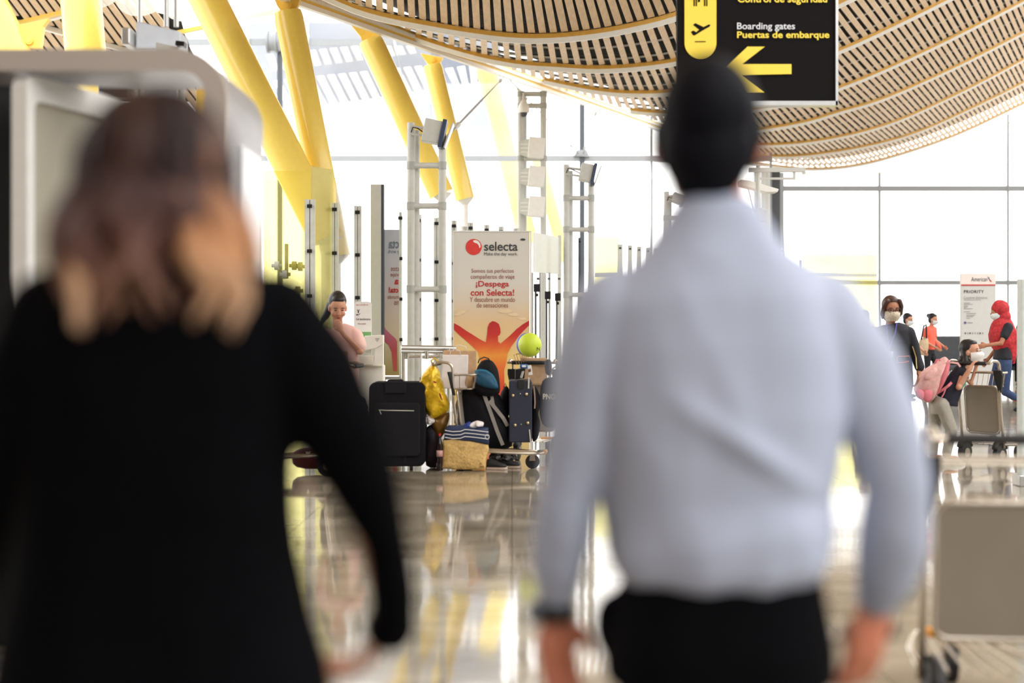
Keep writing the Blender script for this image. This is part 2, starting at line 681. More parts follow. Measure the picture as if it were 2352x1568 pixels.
for k in range(len(RIBS) - 1):
    Ya, Yb_ = RIBS[k][0], RIBS[k + 1][0]
    fa, fb = RF[k], RF[k + 1]
    x = START[k]
    while x < 2470:
        p0 = P(x, fa(x), Ya)
        px2 = P(x + 4, fa(x + 4), Ya)
        tang = (px2 - p0)
        step = 0.19 / (tang.length / 4)
        xx, yy = x, fa(x)
        vx = vp_x(x)
        end = None
        dx, dy = vx - xx, HY - yy
        for t in np.linspace(0.0, 0.9, 361)[1:]:
            qx, qy = xx + dx * t, yy + dy * t
            if qy > beam_y(qx) - 16:
                end = P(qx, qy, min(Yb_, max(Ya + 0.2, beam_Y(qx))))
                break
            if qy >= fb(qx) and qx >= START[k + 1] - 5:
                end = P(qx, qy, Yb_)
                break
        if end is not None and (end - p0).length > 0.3:
            slats.append((p0 + Vector((0, 0.1, UPZ)), end + Vector((0, -0.02, UPZ)), tang.normalized()))
        x += step
# band overhead, from the rib above the view to the first rib in view
xe = START[0] + 10.0
while xe < 2450:
    ye = RF[0](xe)
    pe = P(xe, ye, RIBS[0][0])
    tang = P(xe + 4, RF[0](xe + 4), RIBS[0][0]) - pe
    t_ = RIBS[0][0] / 19.5 - 1
    p0 = P(xe - t_ * (vp_x(xe) - xe), ye - t_ * (HY - ye), 19.5)
    slats.append((p0 + Vector((0, 0.1, UPZ)), pe + Vector((0, -0.02, UPZ)), tang.normalized()))
    xe += 0.19 / (tang.length / 4)


def px_size(p):
    return 1.0 / max(1, p.y)


def in_view(p):
    x = CX + p.x * FPX / p.y
    y = HY - (p.z - EYE) * FPX / p.y
    return -60 < x < 2412 and -60 < y < 1600


big = [s for s in slats if in_view(s[0]) or in_view(s[1])]
oth = [s for s in slats if not (in_view(s[0]) or in_view(s[1]))]


def area(s):
    a, b = s[0], s[1]
    ya, yb2 = HY - (a.z - EYE) * FPX / a.y, HY - (b.z - EYE) * FPX / b.y
    return (yb2 - max(ya, 0)) / a.y


big.sort(key=area, reverse=True)
oth += big[280:]
big = big[:280]


def slat_into(mb, s):
    a, b, t = s
    w = t * 0.059
    up = Vector((0, 0, 0.025))
    j = random.uniform(-0.004, 0.004)
    a = a + Vector((0, 0, j)); b = b + Vector((0, 0, j))
    mb.add([a - w, a + w, b + w, b - w, a - w + up, a + w + up, b + w + up, b - w + up],
           [(0, 1, 2, 3), (7, 6, 5, 4), (0, 4, 5, 1), (1, 5, 6, 2), (2, 6, 7, 3), (3, 7, 4, 0)])


for s in big:
    mb = MB()
    slat_into(mb, s)
    mb.build('slat', M_wood, CEIL, recalc=False)
mb = MB()
for s in oth:
    slat_into(mb, s)
mb.build('slat', M_wood, CEIL, kind='stuff', recalc=False)

# black sheet painting the shaded void above the slats, and the rails they hang from
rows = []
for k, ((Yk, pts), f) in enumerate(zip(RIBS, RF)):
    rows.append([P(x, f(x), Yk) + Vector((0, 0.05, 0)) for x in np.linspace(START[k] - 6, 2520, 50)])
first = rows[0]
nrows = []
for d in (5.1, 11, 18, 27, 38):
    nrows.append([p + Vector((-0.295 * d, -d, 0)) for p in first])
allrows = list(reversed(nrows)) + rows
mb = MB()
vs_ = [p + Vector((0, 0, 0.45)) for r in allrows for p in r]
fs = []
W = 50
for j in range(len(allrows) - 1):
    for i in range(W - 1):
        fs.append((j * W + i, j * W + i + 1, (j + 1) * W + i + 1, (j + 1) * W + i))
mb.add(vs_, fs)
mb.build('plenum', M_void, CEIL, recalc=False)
# the ceiling overhead and behind the viewer: the same boards, seen only in reflections
mb = MB()
vs_ = [p + Vector((0, 0, 0.04)) for r in allrows[:5] for p in r]
fs = []
for j in range(4):
    for i in range(W - 1):
        fs.append((j * W + i, j * W + i + 1, (j + 1) * W + i + 1, (j + 1) * W + i))
mb.add(vs_, fs)
mb.build('boarding', M_wood, CEIL, recalc=False)
for k in range(len(rows) - 1):
    for t in (0.14, 0.55, 0.9):
        mb = MB()
        pts = []
        for i in range(0, W):
            a, b = rows[k][i], rows[k + 1][i]
            q = a.lerp(b, t) + Vector((0, 0, UPZ + 0.06))
            pts.append(q)
        mb.tube(pts, 0.033, 4)
        mb.build('hanger_rail', M_rail, CEIL)

# edge beam: two yellow flanges and two white ones, running away to the right
EB = thing('edge_beam', 'long yellow and white edge beam along the left rim of the ceiling', 'beam', kind='structure')
xs = [430] + list(np.linspace(520, 1620, 12))
for off0, off1, m_, nm in ((-32, -24, M_yellow2, 'flange'), (-24, -17, M_white, 'web'), (-17, -9, M_yellow2, 'flange'), (-9, 0, M_white, 'web')):
    rings = []
    for x in xs:
        Yb = beam_Y(x)
        a, b = P(x, beam_y(x) + off0 * Yb**-1 * 20 * HS, Yb), P(x, beam_y(x) + off1 * Yb**-1 * 20 * HS, Yb)
        back = Vector((0.05 if nm == 'web' else 0, 0.25, 0))
        shift = Vector((0.04, 0.0, 0)) if nm == 'web' else Vector((0, 0, 0))
        rings.append([b + shift, a + shift, a + back, b + back])
    MB().rings(rings).build(nm, m_, EB)

# ------------------------------------------------------------------ second slatted roof at the upper left, with round skylights
def QY(x, y):
    return 9.738 / ((750 - y) / FPX + 0.0766)


def Q(x, y, dz=0.0):
    p = P(x, y, QY(x, y))
    return p + Vector((0, 0, dz))


C2 = thing('ceiling', 'distant slatted roof at the upper left with round skylights', 'ceiling', kind='structure')


def r1(x):
    return 30 + (x - 0) * 0.283


for band in (0, 1):
    for i in range(-12, 26):
        x0 = -80 + i * 21.5
        # top and bottom of each slat where it meets the ribs
        if band == 0:
            ya = -62
            xa = x0
            yb2 = ya
            xb = xa
            while yb2 < r1(xb) - 4:
                xb += 1; yb2 += 1.35
        else:
            ya = -62
            xa = x0
            while ya < r1(xa) + 4:
                xa += 1; ya += 1.35
            xb, yb2 = xa + 95, ya + 128
        if xb > 470 and band == 0:
            continue
        if xa > 480:
            continue
        mb = MB()
        w = 7.6
        mb.prism([Q(xa - w, ya), Q(xa + w, ya), Q(xb + w, yb2), Q(xb - w, yb2)], (0, 0, 0.02))
        mb.build('slat', M_wood, C2)
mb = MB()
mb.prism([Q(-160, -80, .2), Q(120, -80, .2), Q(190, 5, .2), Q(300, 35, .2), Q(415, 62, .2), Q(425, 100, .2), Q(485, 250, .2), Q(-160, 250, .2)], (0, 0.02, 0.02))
mb.build('plenum', M_void, C2)  # same painted shade behind these slats
mb = MB(); mb.bar(Q(60, 47, -.05), Q(520, 177, -.05), .12, .12); mb.build('rib', M_white, C2)
mb = MB(); mb.bar(Q(-60, 74, -.04), Q(146, 24, -.04), .1, .09); rb = mb.build('rib', M_yellow2, C2)
mb = MB(); mb.bar(Q(-60, 82, -.08), Q(146, 30, -.08), .08, .05); mb.build('rib_edge', M_white, rb)
mb = MB(); mb.bar(Q(410, 72, -.03), Q(640, 22, -.03), .1, .09); mb.build('rib', M_yellow2, C2)
for cx_, cy_, r_ in ((228, -40, 62), (330, -24, 62), (435, -12, 62), (586, -6, 62), (702, -2, 54)):
    c = Q(cx_, cy_, -.1)
    k = QY(cx_, cy_) / FPX
    mb = MB()
    ring = [c + Vector((math.cos(a) * r_ * k, math.sin(a) * 0.5, math.sin(a) * r_ * k)) for a in [2 * math.pi * q / 36 for q in range(36)]]
    mb.prism(ring, (0, -0.02, 0))
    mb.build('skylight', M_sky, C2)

# ------------------------------------------------------------------ glass walls
def mullion(mb, x, y0, y1, Y, w, d=0.12):
    a, b = P(x, y0, Y), P(x, y1, Y)
    mb.box(((a.x + b.x) / 2, Y, (a.z + b.z) / 2), (w, d, abs(a.z - b.z)))


def transom(mb, y, x0, x1, Y, h, d=0.1):
    a, b = P(x0, y, Y), P(x1, y, Y)
    mb.box(((a.x + b.x) / 2, Y, a.z), (abs(b.x - a.x), d, h))


W1 = thing('window_1', 'tall glass wall at the left with a grey transom across it', 'window', kind='structure')
YL = 54.0
xl = [-420, -80, 260, 643, 990, 1337, 1560, 1770]
mb = MB(); transom(mb, 364, -420, 1770, YL, 0.22); mb.build('transom', M_grey, W1)
mb = MB(); transom(mb, 97, -420, 1120, YL, 0.24); mb.build('transom', M_grey, W1)
for x in (643, 1337):
    mb = MB(); mullion(mb, x, -260 if x < 1000 else 235, 834, YL - .02, 0.19); mb.build('mullion', M_dark, W1)
for x in (1497, 1770):
    mb = MB(); mullion(mb, x, 262, 834, YL, 0.08); mb.build('mullion', M_grey, W1)
for a, b in zip(xl[:-1], xl[1:]):
    for y0, y1 in ((-300, 97), (97, 364), (364, 834)):
        top = y0
        if b > 1000:
            lim = 250 if b > 1340 else (190 if b > 1000 else -300)
            if y1 <= 97:
                continue
            top = max(y0, lim)
        p0, p1 = P(a, top, YL), P(b, y1, YL)
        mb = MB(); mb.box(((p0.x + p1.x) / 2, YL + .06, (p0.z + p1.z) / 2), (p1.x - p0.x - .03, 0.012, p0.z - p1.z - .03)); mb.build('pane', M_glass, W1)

W2 = thing('window_2', 'glass wall at the right with grey transoms and thin mullions', 'window', kind='structure')
YR = 60.8
xr = [1792, 2020, 2315, 2560]
for y, h in ((433, .22), (649, .19)):
    mb = MB(); transom(mb, y, 1780, 2560, YR, h); mb.build('transom', M_grey, W2)
for x, w in ((2020, .1), (2315, .08), (1795, .18)):
    top = 396 if x < 2100 else 262
    mb = MB(); mullion(mb, x, top, 825, YR - .01, w); mb.build('mullion', M_grey, W2)
for (a, b), top in zip(zip(xr[:-1], xr[1:]), (392, 330, 180)):
    for y0, y1 in ((top, 433), (433, 649), (649, 825)):
        p0, p1 = P(a, y0, YR), P(b, y1, YR)
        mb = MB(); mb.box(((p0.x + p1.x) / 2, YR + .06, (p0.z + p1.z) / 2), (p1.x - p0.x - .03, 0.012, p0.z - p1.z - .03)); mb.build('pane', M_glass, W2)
# the grey service column where the two glass walls meet
SC = thing('service_column', 'grey steel column cluster between the two glass walls', 'column', P(1760, 830, 57), kind='structure')
for x, w, m_ in ((1738, .24, M_grey), (1752, .15, M_lattice), (1762, .15, M_lattice), (1779, .39, M_dark)):
    mb = MB(); mullion(mb, x, 392, 830, 57.0 + (x - 1738) * .01, w, .3); mb.build('column_tube', m_, SC)

# slatted eaves going on outside the glass
EV = thing('eaves', 'slatted eaves beyond the right glass wall, whitened to imitate overexposure', 'canopy', P(2100, 500, 69))
f8 = hermite([(1800, 392), (1850, 399), (1960, 403), (2010, 398), (2090, 379), (2230, 325), (2352, 266), (2500, 190)])
f7 = RF[-1]
M_pale = mat('slat with painted daylight', (248, 244, 238), 0.6, var=.02)  # slats whitened to imitate overexposed daylight outside
mb = MB()
x = 1830
while x < 2480:
    a, b = P(x - 5, f7(x) + 8, 62.2), P(x + 6, f7(x + 3) + 8, 62.2)
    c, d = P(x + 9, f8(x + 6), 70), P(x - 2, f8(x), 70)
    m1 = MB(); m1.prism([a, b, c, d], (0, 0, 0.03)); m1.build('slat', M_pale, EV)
    x += 14.5
mb.tube([P(x, f8(x), 70) for x in np.linspace(1800, 2500, 24)], 0.05, 6)
mb.build('rib', M_ochre, EV)
# far canopy outside the left glass wall: three wavy slatted bands
CN = thing('far_canopy', 'bright slatted canopy seen through the left glass wall', 'canopy', P(800, 300, 78))
BN = [((610, 128), (950, 95), (610, 180), (960, 150)), ((600, 190), (1000, 150), (620, 262), (1010, 208)), ((640, 262), (1110, 190), (660, 330), (900, 268)), ((1020, 160), (1130, 145), (1030, 212), (1100, 200))]
for (a0, a1, b0, b1) in BN:
    n_ = int((a1[0] - a0[0]) / 24)
    for i in range(n_):
        t0, t1 = (i + .1) / n_, (i + .72) / n_
        lp = lambda u, v, t: (u[0] + (v[0] - u[0]) * t, u[1] + (v[1] - u[1]) * t)
        q = [P(*lp(a0, a1, t0), 70), P(*lp(a0, a1, t1), 70), P(lp(b0, b1, t1)[0] + 18, lp(b0, b1, t1)[1], 78), P(lp(b0, b1, t0)[0] + 18, lp(b0, b1, t0)[1], 78)]
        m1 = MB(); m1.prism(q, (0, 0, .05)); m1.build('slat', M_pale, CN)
    mb = MB(); mb.tube([P(b0[0], b0[1], 78), P(b1[0] + 18, b1[1], 78)], .1, 6); mb.build('rib', M_white, CN)
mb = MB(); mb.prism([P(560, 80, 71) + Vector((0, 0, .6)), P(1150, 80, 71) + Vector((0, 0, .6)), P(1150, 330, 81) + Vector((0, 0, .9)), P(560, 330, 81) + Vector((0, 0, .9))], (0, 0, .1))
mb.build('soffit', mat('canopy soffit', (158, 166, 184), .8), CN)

for x in (700, 1060):
    q = P(x, 240, 76); mb = MB(); mb.cyl(q + Vector((0, 0, .9)), (q.x, q.y, -.07), .16, 12); mb.build('post', M_white, CN, smooth='auto')

# ------------------------------------------------------------------ leaning yellow roof columns
def column(label, top, bot, Y, wpx, gusset=None, pin=None, foot=True, Yb=None):
    Y = Y * HS
    Yb = (Yb or Y / HS) * HS
    a, b = P(top[0], top[1], Y), P(bot[0], bot[1], Yb)
    R = wpx * Y / FPX / 2
    base = Vector((b.x, b.y, 0))
    t = thing('roof_column', label, 'column', base, 'leaning yellow roof columns')
    mb = MB(); mb.tube([a, a.lerp(b, .03), b], [R * .93, R, R], 28)
    mb.build('shaft', M_yellow, t, smooth='auto')
    if foot:
        mb = MB(); mb.tube([b + (a - b).normalized() * .02, b + Vector((0, 0, -.12)), Vector((b.x, b.y, .06)), Vector((b.x, b.y, .05)), Vector((b.x, b.y, 0))], [R * .9, R * .34, R * .34, R * 1.2, R * 1.2], 20)
        mb.build('pedestal', M_white, t, smooth='auto')
    if gusset:
        mb = MB(); mb.prism([P(x, y, Y - R * .2) for x, y in gusset], (0, R * .5, 0))
        g = mb.build('gusset_plate', M_yellow2, t, bevel=.006)
        if pin:
            c = P(pin[0], pin[1], Y - R * .2)
            mb = MB(); mb.cyl(c + Vector((0, -.06, 0)), c + Vector((0, .02, 0)), pin[2] * Y / FPX, 18)
            mb.cyl(c + Vector((0, -.075, 0)), c + Vector((0, .02, 0)), pin[2] * .55 * Y / FPX, 18)
            mb.build('pin', M_yellow2, g, smooth='auto')
    return t


column('leaning yellow column at the far left edge above the grey portal', (-75, -100), (95, 250), 19.5, 78, [(20, 62), (112, 42), (98, 60), (92, 112), (62, 112), (40, 80)], (68, 94, 9), Yb=19.5)
column('upright thick yellow column showing above the grey portal', (180, -70), (222, 420), 17.5, 92)
column('thickest leaning yellow column passing behind the grey portal corner', (438, -80), (752, 548), 16.0, 82)
column('yellow column with a round pin under the near end of the edge beam', (661, 28), (772, 590), 16.4, 66, [(628, -8), (692, -14), (684, 14), (674, 30), (662, 33), (648, 28), (636, 12)], (661, 13, 9))
column('yellow column hung from a flat bracket below the middle of the edge beam', (850, 92), (1014, 446), 18.9, 58, [(800, 50), (872, 72), (866, 108), (868, 122), (842, 128), (828, 84)], (847, 99, 8))
column('slender yellow column farthest along the edge beam', (993, 150), (1068, 458), 21.0, 44, [(966, 122), (1018, 132), (1010, 146), (1000, 152), (986, 150), (976, 138)], (994, 137, 7))
column('faint yellow column outside the left glass wall', (1115, 150), (1215, 560), 44.0, 46)
column('faint yellow column outside the glass by the second lattice post', (1235, 360), (1300, 600), 44.0, 30)
# ------------------------------------------------------------------ hanging direction sign
YS = 12.5
M_signblack = mat('sign black', (20, 18, 20), 0.7, var=0.04, spec=.15)
M_signyellow = mat('sign yellow', (245, 218, 78), 0.5, var=0.02, emit=0.25)
M_signwhite = mat('sign white', (226, 230, 238), 0.5, var=0.02, emit=0.2)
sg = thing('hanging_sign', 'black hanging airport sign with a big yellow arrow pointing left', 'sign', P(1738, 240, YS))
a, b = P(1556, -260, YS), P(1919, 232, YS)
mb = MB(); mb.box(((a.x + b.x) / 2, YS + .06, (a.z + b.z) / 2), (b.x - a.x, .1, a.z - b.z)); mb.build('panel', M_signblack, sg)
mb = MB()
c, d = P(1556, 232, YS), P(1924, 242, YS)
mb.box(((c.x + d.x) / 2, YS + .06, (c.z + d.z) / 2), (d.x - c.x, .14, c.z - d.z))
e, f = P(1919, -260, YS), P(1925, 242, YS)
mb.box(((e.x + f.x) / 2, YS + .06, (e.z + f.z) / 2), (f.x - e.x, .14, e.z - f.z))
mb.build('edge_trim', M_alu, sg)
pill = [(1572, -200)] + [(1609 + 36.5 * math.cos(t), 98 + 36.5 * math.sin(t)) for t in np.linspace(math.pi, 0, 24)] + [(1645.5, -200)]
pl = flat(pill, YS - .004, M_signyellow, sg, 'yellow_pictogram_band', .01)
YT = YS - .008
# aeroplane taking off, drawn sideways, and the line below it
flat([(1587, 73), (1593, 70), (1599, 74), (1606, 68), (1592, 57), (1597, 53), (1616, 62), (1628, 56), (1632, 57), (1630, 61), (1617, 68), (1596, 81), (1592, 81)], YT, M_signblack, pl, 'aeroplane_pictogram', .003)
flat([(1596, 94.5), (1621, 94.5), (1621, 96.5), (1596, 96.5)], YT, M_signblack, pl, 'runway_line', .003)
flat([(1593, -20), (1596, -20), (1596, 14), (1593, 14)], YT, M_signblack, pl, 'security_pictogram', .003)
flat([(1598, -20), (1601, -20), (1601, 14), (1598, 14)], YT, M_signblack, pl, 'security_pictogram', .003)
flat([(1603, -6), (1608, -6), (1608, 4), (1603, 5)], YT, M_signblack, pl, 'security_pictogram', .003)
flat([(1617, -20), (1620, -20), (1620, 14), (1617, 14)], YT, M_signblack, pl, 'security_pictogram', .003)
flat([(1622, -20), (1625, -20), (1625, 14), (1622, 14)], YT, M_signblack, pl, 'security_pictogram', .003)
flat([(1659, 161), (1717, 107), (1757, 107), (1705, 147), (1818, 147), (1818, 170), (1705, 172), (1756, 212), (1718, 212)], YT, M_signyellow, sg, 'arrow', .003)
lettering('Control de seguridad', (1694, -12, 1900, 11), YT, M_signyellow, sg, bold=.022)
lettering('Boarding gates', (1693, 52, 1826, 72), YT, M_signwhite, sg, bold=.012)
lettering('Puertas de embarque', (1693, 72, 1905, 92), YT, M_signyellow, sg, bold=.024)
for x in (1640, 1850):
    mb = MB(); mb.cyl(P(x, -258, YS + .06), P(x, -258, YS + .06) + Vector((0, 0, 1.6)), .012, 8); mb.build('hanger_rod', M_alu, sg)

# ------------------------------------------------------------------ grey portal (kiosk) at the left
M_portal = mat('portal grey lacquer', (184, 174, 168), 0.35, var=0.03, scale=2)
M_portalside = mat('portal brushed side', (168, 170, 176), 0.35, 0.5, var=0.08, scale=3, stretch=(1, 1, 4))
M_beige = mat('beige inner panel', (186, 180, 162), 0.55, var=0.04, scale=2)
YK = 5.6
kx1, kz1 = P(520, 0, YK).x, P(0, 112, YK).z
kx0 = kx1 - 2.6
kt = .085
po = thing('portal_frame', 'large grey portal with rounded corners behind the woman in black', 'portal', ((kx0 + kx1) / 2, YK + .4, 0))
outer = [(x, z) for x, z in round_rect(kx0, kx1, .004, kz1, .2, 10) if True]
inner = [(x, z) for x, z in round_rect(kx0 + kt, kx1 - kt, .03, kz1 - kt, .10, 10)]
clipz = lambda z: max(z, 0.0)
n_ = len(outer)
for nm, y0, y1, m_ in (('front_band', YK, YK + .05, M_portal), ('side_band', YK + .05, YK + .83, M_portalside)):
    vs_ = []
    for y in (y0, y1):
        dp = lambda x: y if y == y0 or nm == 'front_band' else YK + .2 + .63 * min(1, max(0, (x - kx1 + .34) / .3)) ** 1.5
        vs_ += [(x, dp(x), clipz(z)) for x, z in outer] + [(x, dp(x), clipz(z)) for x, z in inner]
    fs = []
    for k in range(n_):
        k2 = (k + 1) % n_
        fs += [(k, k2, n_ + k2, n_ + k), (2 * n_ + k, 3 * n_ + k, 3 * n_ + k2, 2 * n_ + k2),
               (k, 2 * n_ + k, 2 * n_ + k2, k2), (n_ + k, n_ + k2, 3 * n_ + k2, 3 * n_ + k)]
    MB().add(vs_, fs).build(nm, m_, po, smooth='auto')
# display window in the outer flank of the portal
yw0, yw1 = YK + .28, YK + .7
zz = P(0, 420, 6.2).z
mb = MB(); mb.rbox((kx1 + .004, (yw0 + yw1) / 2, zz - .5), (.02, yw1 - yw0, 1.25), .008)
mb.build('flank_window', mat('pale screen', (226, 230, 236), .15, var=.03), po)
dv = thing('divider_panel', 'white rimmed beige panel standing inside the grey portal', 'panel', P(150, 1500, 6.0) * 1.0)
A, B = Vector((-1.947, 5.62, 0)), Vector((-1.70, 6.42, 0))
dvx = (B - A).normalized()
dvn = Vector((-dvx.y, dvx.x, 0))
L_ = (B - A).length
rr_o = round_rect(0, L_, -.3, 2.40, .06, 6)
rr_i = round_rect(.05, L_ - .05, -.3, 2.30, .04, 6)
to3 = lambda u, z, o_: A + dvx * u + dvn * o_ + Vector((0, 0, max(0, z)))
vs_ = []
for o_ in (-.035, .035):
    vs_ += [to3(u, z, o_) for u, z in rr_o] + [to3(u, z, o_) for u, z in rr_i]
n_ = len(rr_o)
fs = []
for k in range(n_):
    k2 = (k + 1) % n_
    fs += [(k, k2, n_ + k2, n_ + k), (2 * n_ + k, 3 * n_ + k, 3 * n_ + k2, 2 * n_ + k2), (k, 2 * n_ + k, 2 * n_ + k2, k2), (n_ + k, n_ + k2, 3 * n_ + k2, 3 * n_ + k)]
MB().add(vs_, fs).build('rim', M_white, dv, smooth='auto')
MB().prism([to3(u, z, -.012) for u, z in rr_i], dvn * .02).build('infill', M_beige, dv)
bp = thing('dark_screen', 'tall black panel at the left edge beside the white rimmed divider', 'screen', P(-120, 1500, 6.3) * Vector((1, 1, 0)) if False else (P(-160, 0, 6.3).x, 6.3, 0))
mb = MB(); x0_, x1_ = P(-420, 0, 6.3).x, P(36, 0, 6.3).x
mb.rbox(((x0_ + x1_) / 2, 6.3, P(0, 190, 6.3).z / 2), (x1_ - x0_, .08, P(0, 190, 6.3).z), .01); mb.build('panel', mat('near black panel', (24, 27, 33), .4), bp)
mb = MB(); mb.rbox(((x0_ + x1_) / 2, 6.3, P(0, 150, 6.3).z), (x1_ - x0_ + .06, .12, .12), .02); mb.build('top_rail', M_portal, bp)

# ------------------------------------------------------------------ camera posts (lattice ladders)
M_clamp = mat('grey clamp', (176, 180, 176), .45)


def lattice(label, x0, x1, top, Y, r, rungs, group='lattice ladder posts', floor_z=0.0, third=True):
    a, b = P(x0, top, Y), P(x1, top, Y)
    t = thing('lattice_post', label, 'post', ((a.x + b.x) / 2, Y, floor_z), group)
    k = Y / FPX
    for nm, p in (('tube', a), ('tube', b + Vector((0, 0, -.07))), ('tube', a + Vector((.07, .16, -.1)))):
        if nm == 'tube' and p.y > Y + .1 and not third:
            continue
        mb = MB(); mb.cyl(p, Vector((p.x, p.y, floor_z)), r, 12); mb.build(nm, M_lattice, t, smooth='auto')
    for y in rungs:
        p, q = P(x0, y, Y), P(x1, y, Y)
        mb = MB(); mb.cyl(p, q, r * .8, 10)
        rg = mb.build('rung', M_lattice, t, smooth='auto')
        for e in (p, q):
            mb = MB(); mb.cyl(e + Vector((0, 0, -.06)), e + Vector((0, 0, .06)), r * 1.18, 12); mb.build('rung_clamp', M_clamp, rg, smooth='auto')
    return t


def monitor(parent_label, cx_, cy_, w, h, Y, tilt, group='post monitors', arm_to=None, m_=None):
    """a flat box monitor seen nearly edge-on with its sun hood, on an arm"""
    k = Y / FPX
    c = P(cx_, cy_, Y)
    t = thing('box_monitor', parent_label, 'monitor', c, group)
    R = Matrix.Rotation(math.radians(tilt), 3, 'Y')
    mb = MB(); mb.rbox(c, (w * k, .3, h * k), .012, R); mb.build('housing', m_ or M_lattice, t)
    mb = MB(); mb.rbox(c + R @ Vector((w * k * .62, -.02, -.01)), (w * k * .24, .36, h * k * 1.25), .008, R); mb.build('screen_frame', mat('navy screen edge', (52, 66, 96), .35), t)
    mb = MB(); mb.box(c + R @ Vector((w * k * .98, .02, -.01)), (.02, .36, h * k * 1.15), R @ Matrix.Rotation(math.radians(8), 3, 'Y')); mb.build('sun_hood', M_alu, t)
    if arm_to:
        mb = MB()
        e = P(arm_to[0], arm_to[1], Y)
        mb.tube([e + Vector((0, 0, .04)), c + Vector((-w * k * .4, 0, .06))], .022, 8)
        mb.tube([e + Vector((0, 0, -.08)), c + Vector((-w * k * .4, 0, -.06))], .018, 8)
        mb.build('arm', M_lattice, t, smooth='auto')
        mb = MB()
        mb.tube([e + Vector((-.01, -.04, -.06)), e + Vector((.02, -.05, .02)), e + Vector((.1, -.05, .0)), c + Vector((-w * k * .5, -.03, -.01))], .009, 6)
        mb.build('cable', M_black, t, smooth=True)
    return t


lattice('tall lattice ladder post rising behind the black suitcase', 944, 1016, 282, 22.5, .058, (380, 473, 664), floor_z=0)
monitor('tilted box monitor on the post behind the black suitcase', 993, 303, 40, 52, 22.4, 12, arm_to=(946, 296))
lattice('thinner lattice post just left of the man in the white shirt', 1301, 1358, 378, 26.0, .055, (455, 527, 677))
monitor('tilted box monitor on the post beside the man in the white shirt', 1346, 397, 28, 40, 25.9, 12, arm_to=(1302, 390))
lattice('lattice post half hidden by the neck of the man in the white shirt', 1531, 1580, 440, 30.0, .06, (501, 620), third=True)
monitor('camera box on the post half hidden by the neck of the man', 1556, 456, 24, 22, 29.9, 20, arm_to=(1533, 455))
pt = lattice('bright lattice post with a dome camera on top', 1196, 1248, 212, 32.0, .07, (216, 243, 364), third=True)
pt2 = thing('dome_camera', 'white dome security camera hanging on the bright lattice post', 'camera', P(1203, 250, 31.9))
k_ = 31.9 / FPX
mb = MB(); mb.loft([(P(1203, 228, 31.9), .03, .03), (P(1203, 234, 31.9), .07, .07), (P(1203, 244, 31.9), .12, .12), (P(1203, 255, 31.9), .133, .133), (P(1203, 259, 31.9), .12, .12)], 18); mb.build('housing', M_white, pt2, smooth='auto')
mb = MB(); mb.ell(P(1203, 260, 31.9), (.085, .085, .085), 14, 8); mb.build('lens_dome', M_dark, pt2, smooth=True)
mb = MB(); mb.tube([P(1203, 230, 31.9), P(1203, 214, 31.9), P(1240, 214, 31.95)], .035, 8); mb.build('bracket', M_lattice, pt2, smooth='auto')
for i, y in enumerate((340, 406, 475)):
    t = thing('white_flood_box', ('upper', 'middle', 'lowest')[i] + ' white floodlight box on the bright lattice post', 'floodlight', P(1226, y, 31.8), 'floodlight boxes on the bright post')
    mb = MB(); mb.rbox(P(1232, y, 31.82), (.36, .28, .46), .02, Matrix.Rotation(math.radians(5), 3, 'Y')); mb.build('box', M_white, t)
    mb = MB(); mb.prism([P(1192, y - 16, 31.85), P(1216, y - 22, 31.85), P(1216, y + 22, 31.85), P(1192, y + 14, 31.85)], (0, .1, 0)); mb.build('bracket', M_fin, t)
    for dy in (-9, 0, 9):
        mb = MB(); mb.cyl(P(1196, y + dy, 31.72), P(1212, y + dy, 31.72), .012, 6); mb.build('strut', M_white, t)

# fittings right of the man's head: horizontal sign arms and a lamp
ra = thing('sign_arm_post', 'white service post with horizontal arms right of the man\'s head', 'post', (P(1740, 0, 24).x, 24, 0))
mb = MB(); mb.cyl(P(1741, 380, 24), Vector((P(1741, 0, 24).x, 24, 0)), .035, 10); mb.build('tube', M_lattice, ra, smooth='auto')
mb = MB(); mb.bar(P(1720, 390, 24), P(1848, 390, 24), .08, .07); mb.bar(P(1741, 410, 24), P(1826, 410, 24), .05, .035); mb.bar(P(1824, 388, 24), P(1824, 411, 24), .04, .04); mb.bar(P(1846, 385, 24), P(1846, 400, 24), .05, .05); mb.build('arm', M_lattice, ra)
mb = MB(); mb.prism([P(1700, 412, 24), P(1722, 414, 24), P(1789, 434, 24), P(1786, 441, 24), P(1760, 441, 24), P(1700, 425, 24)], (0, .3, 0)); mb.build('lamp_head', M_white, ra, bevel=.01)
for y0_, y1_ in ((425, 560), (430, 545)):
    pass
mb = MB(); mb.cyl(P(1718, 430, 24), P(1748, 560, 24.2), .012, 6); mb.build('stay', M_lattice, ra)
for y in (482, 494, 534):
    mb = MB(); mb.cyl(P(1690, y, 24), P(1742, y, 24), .02, 8); mb.build('rung', M_lattice, ra, smooth='auto')
mb = MB(); mb.rbox(P(1748, 494, 23.9), (.16, .14, .22), .012, Matrix.Rotation(math.radians(16), 3, 'Y')); mb.build('camera_box', M_lattice, ra)

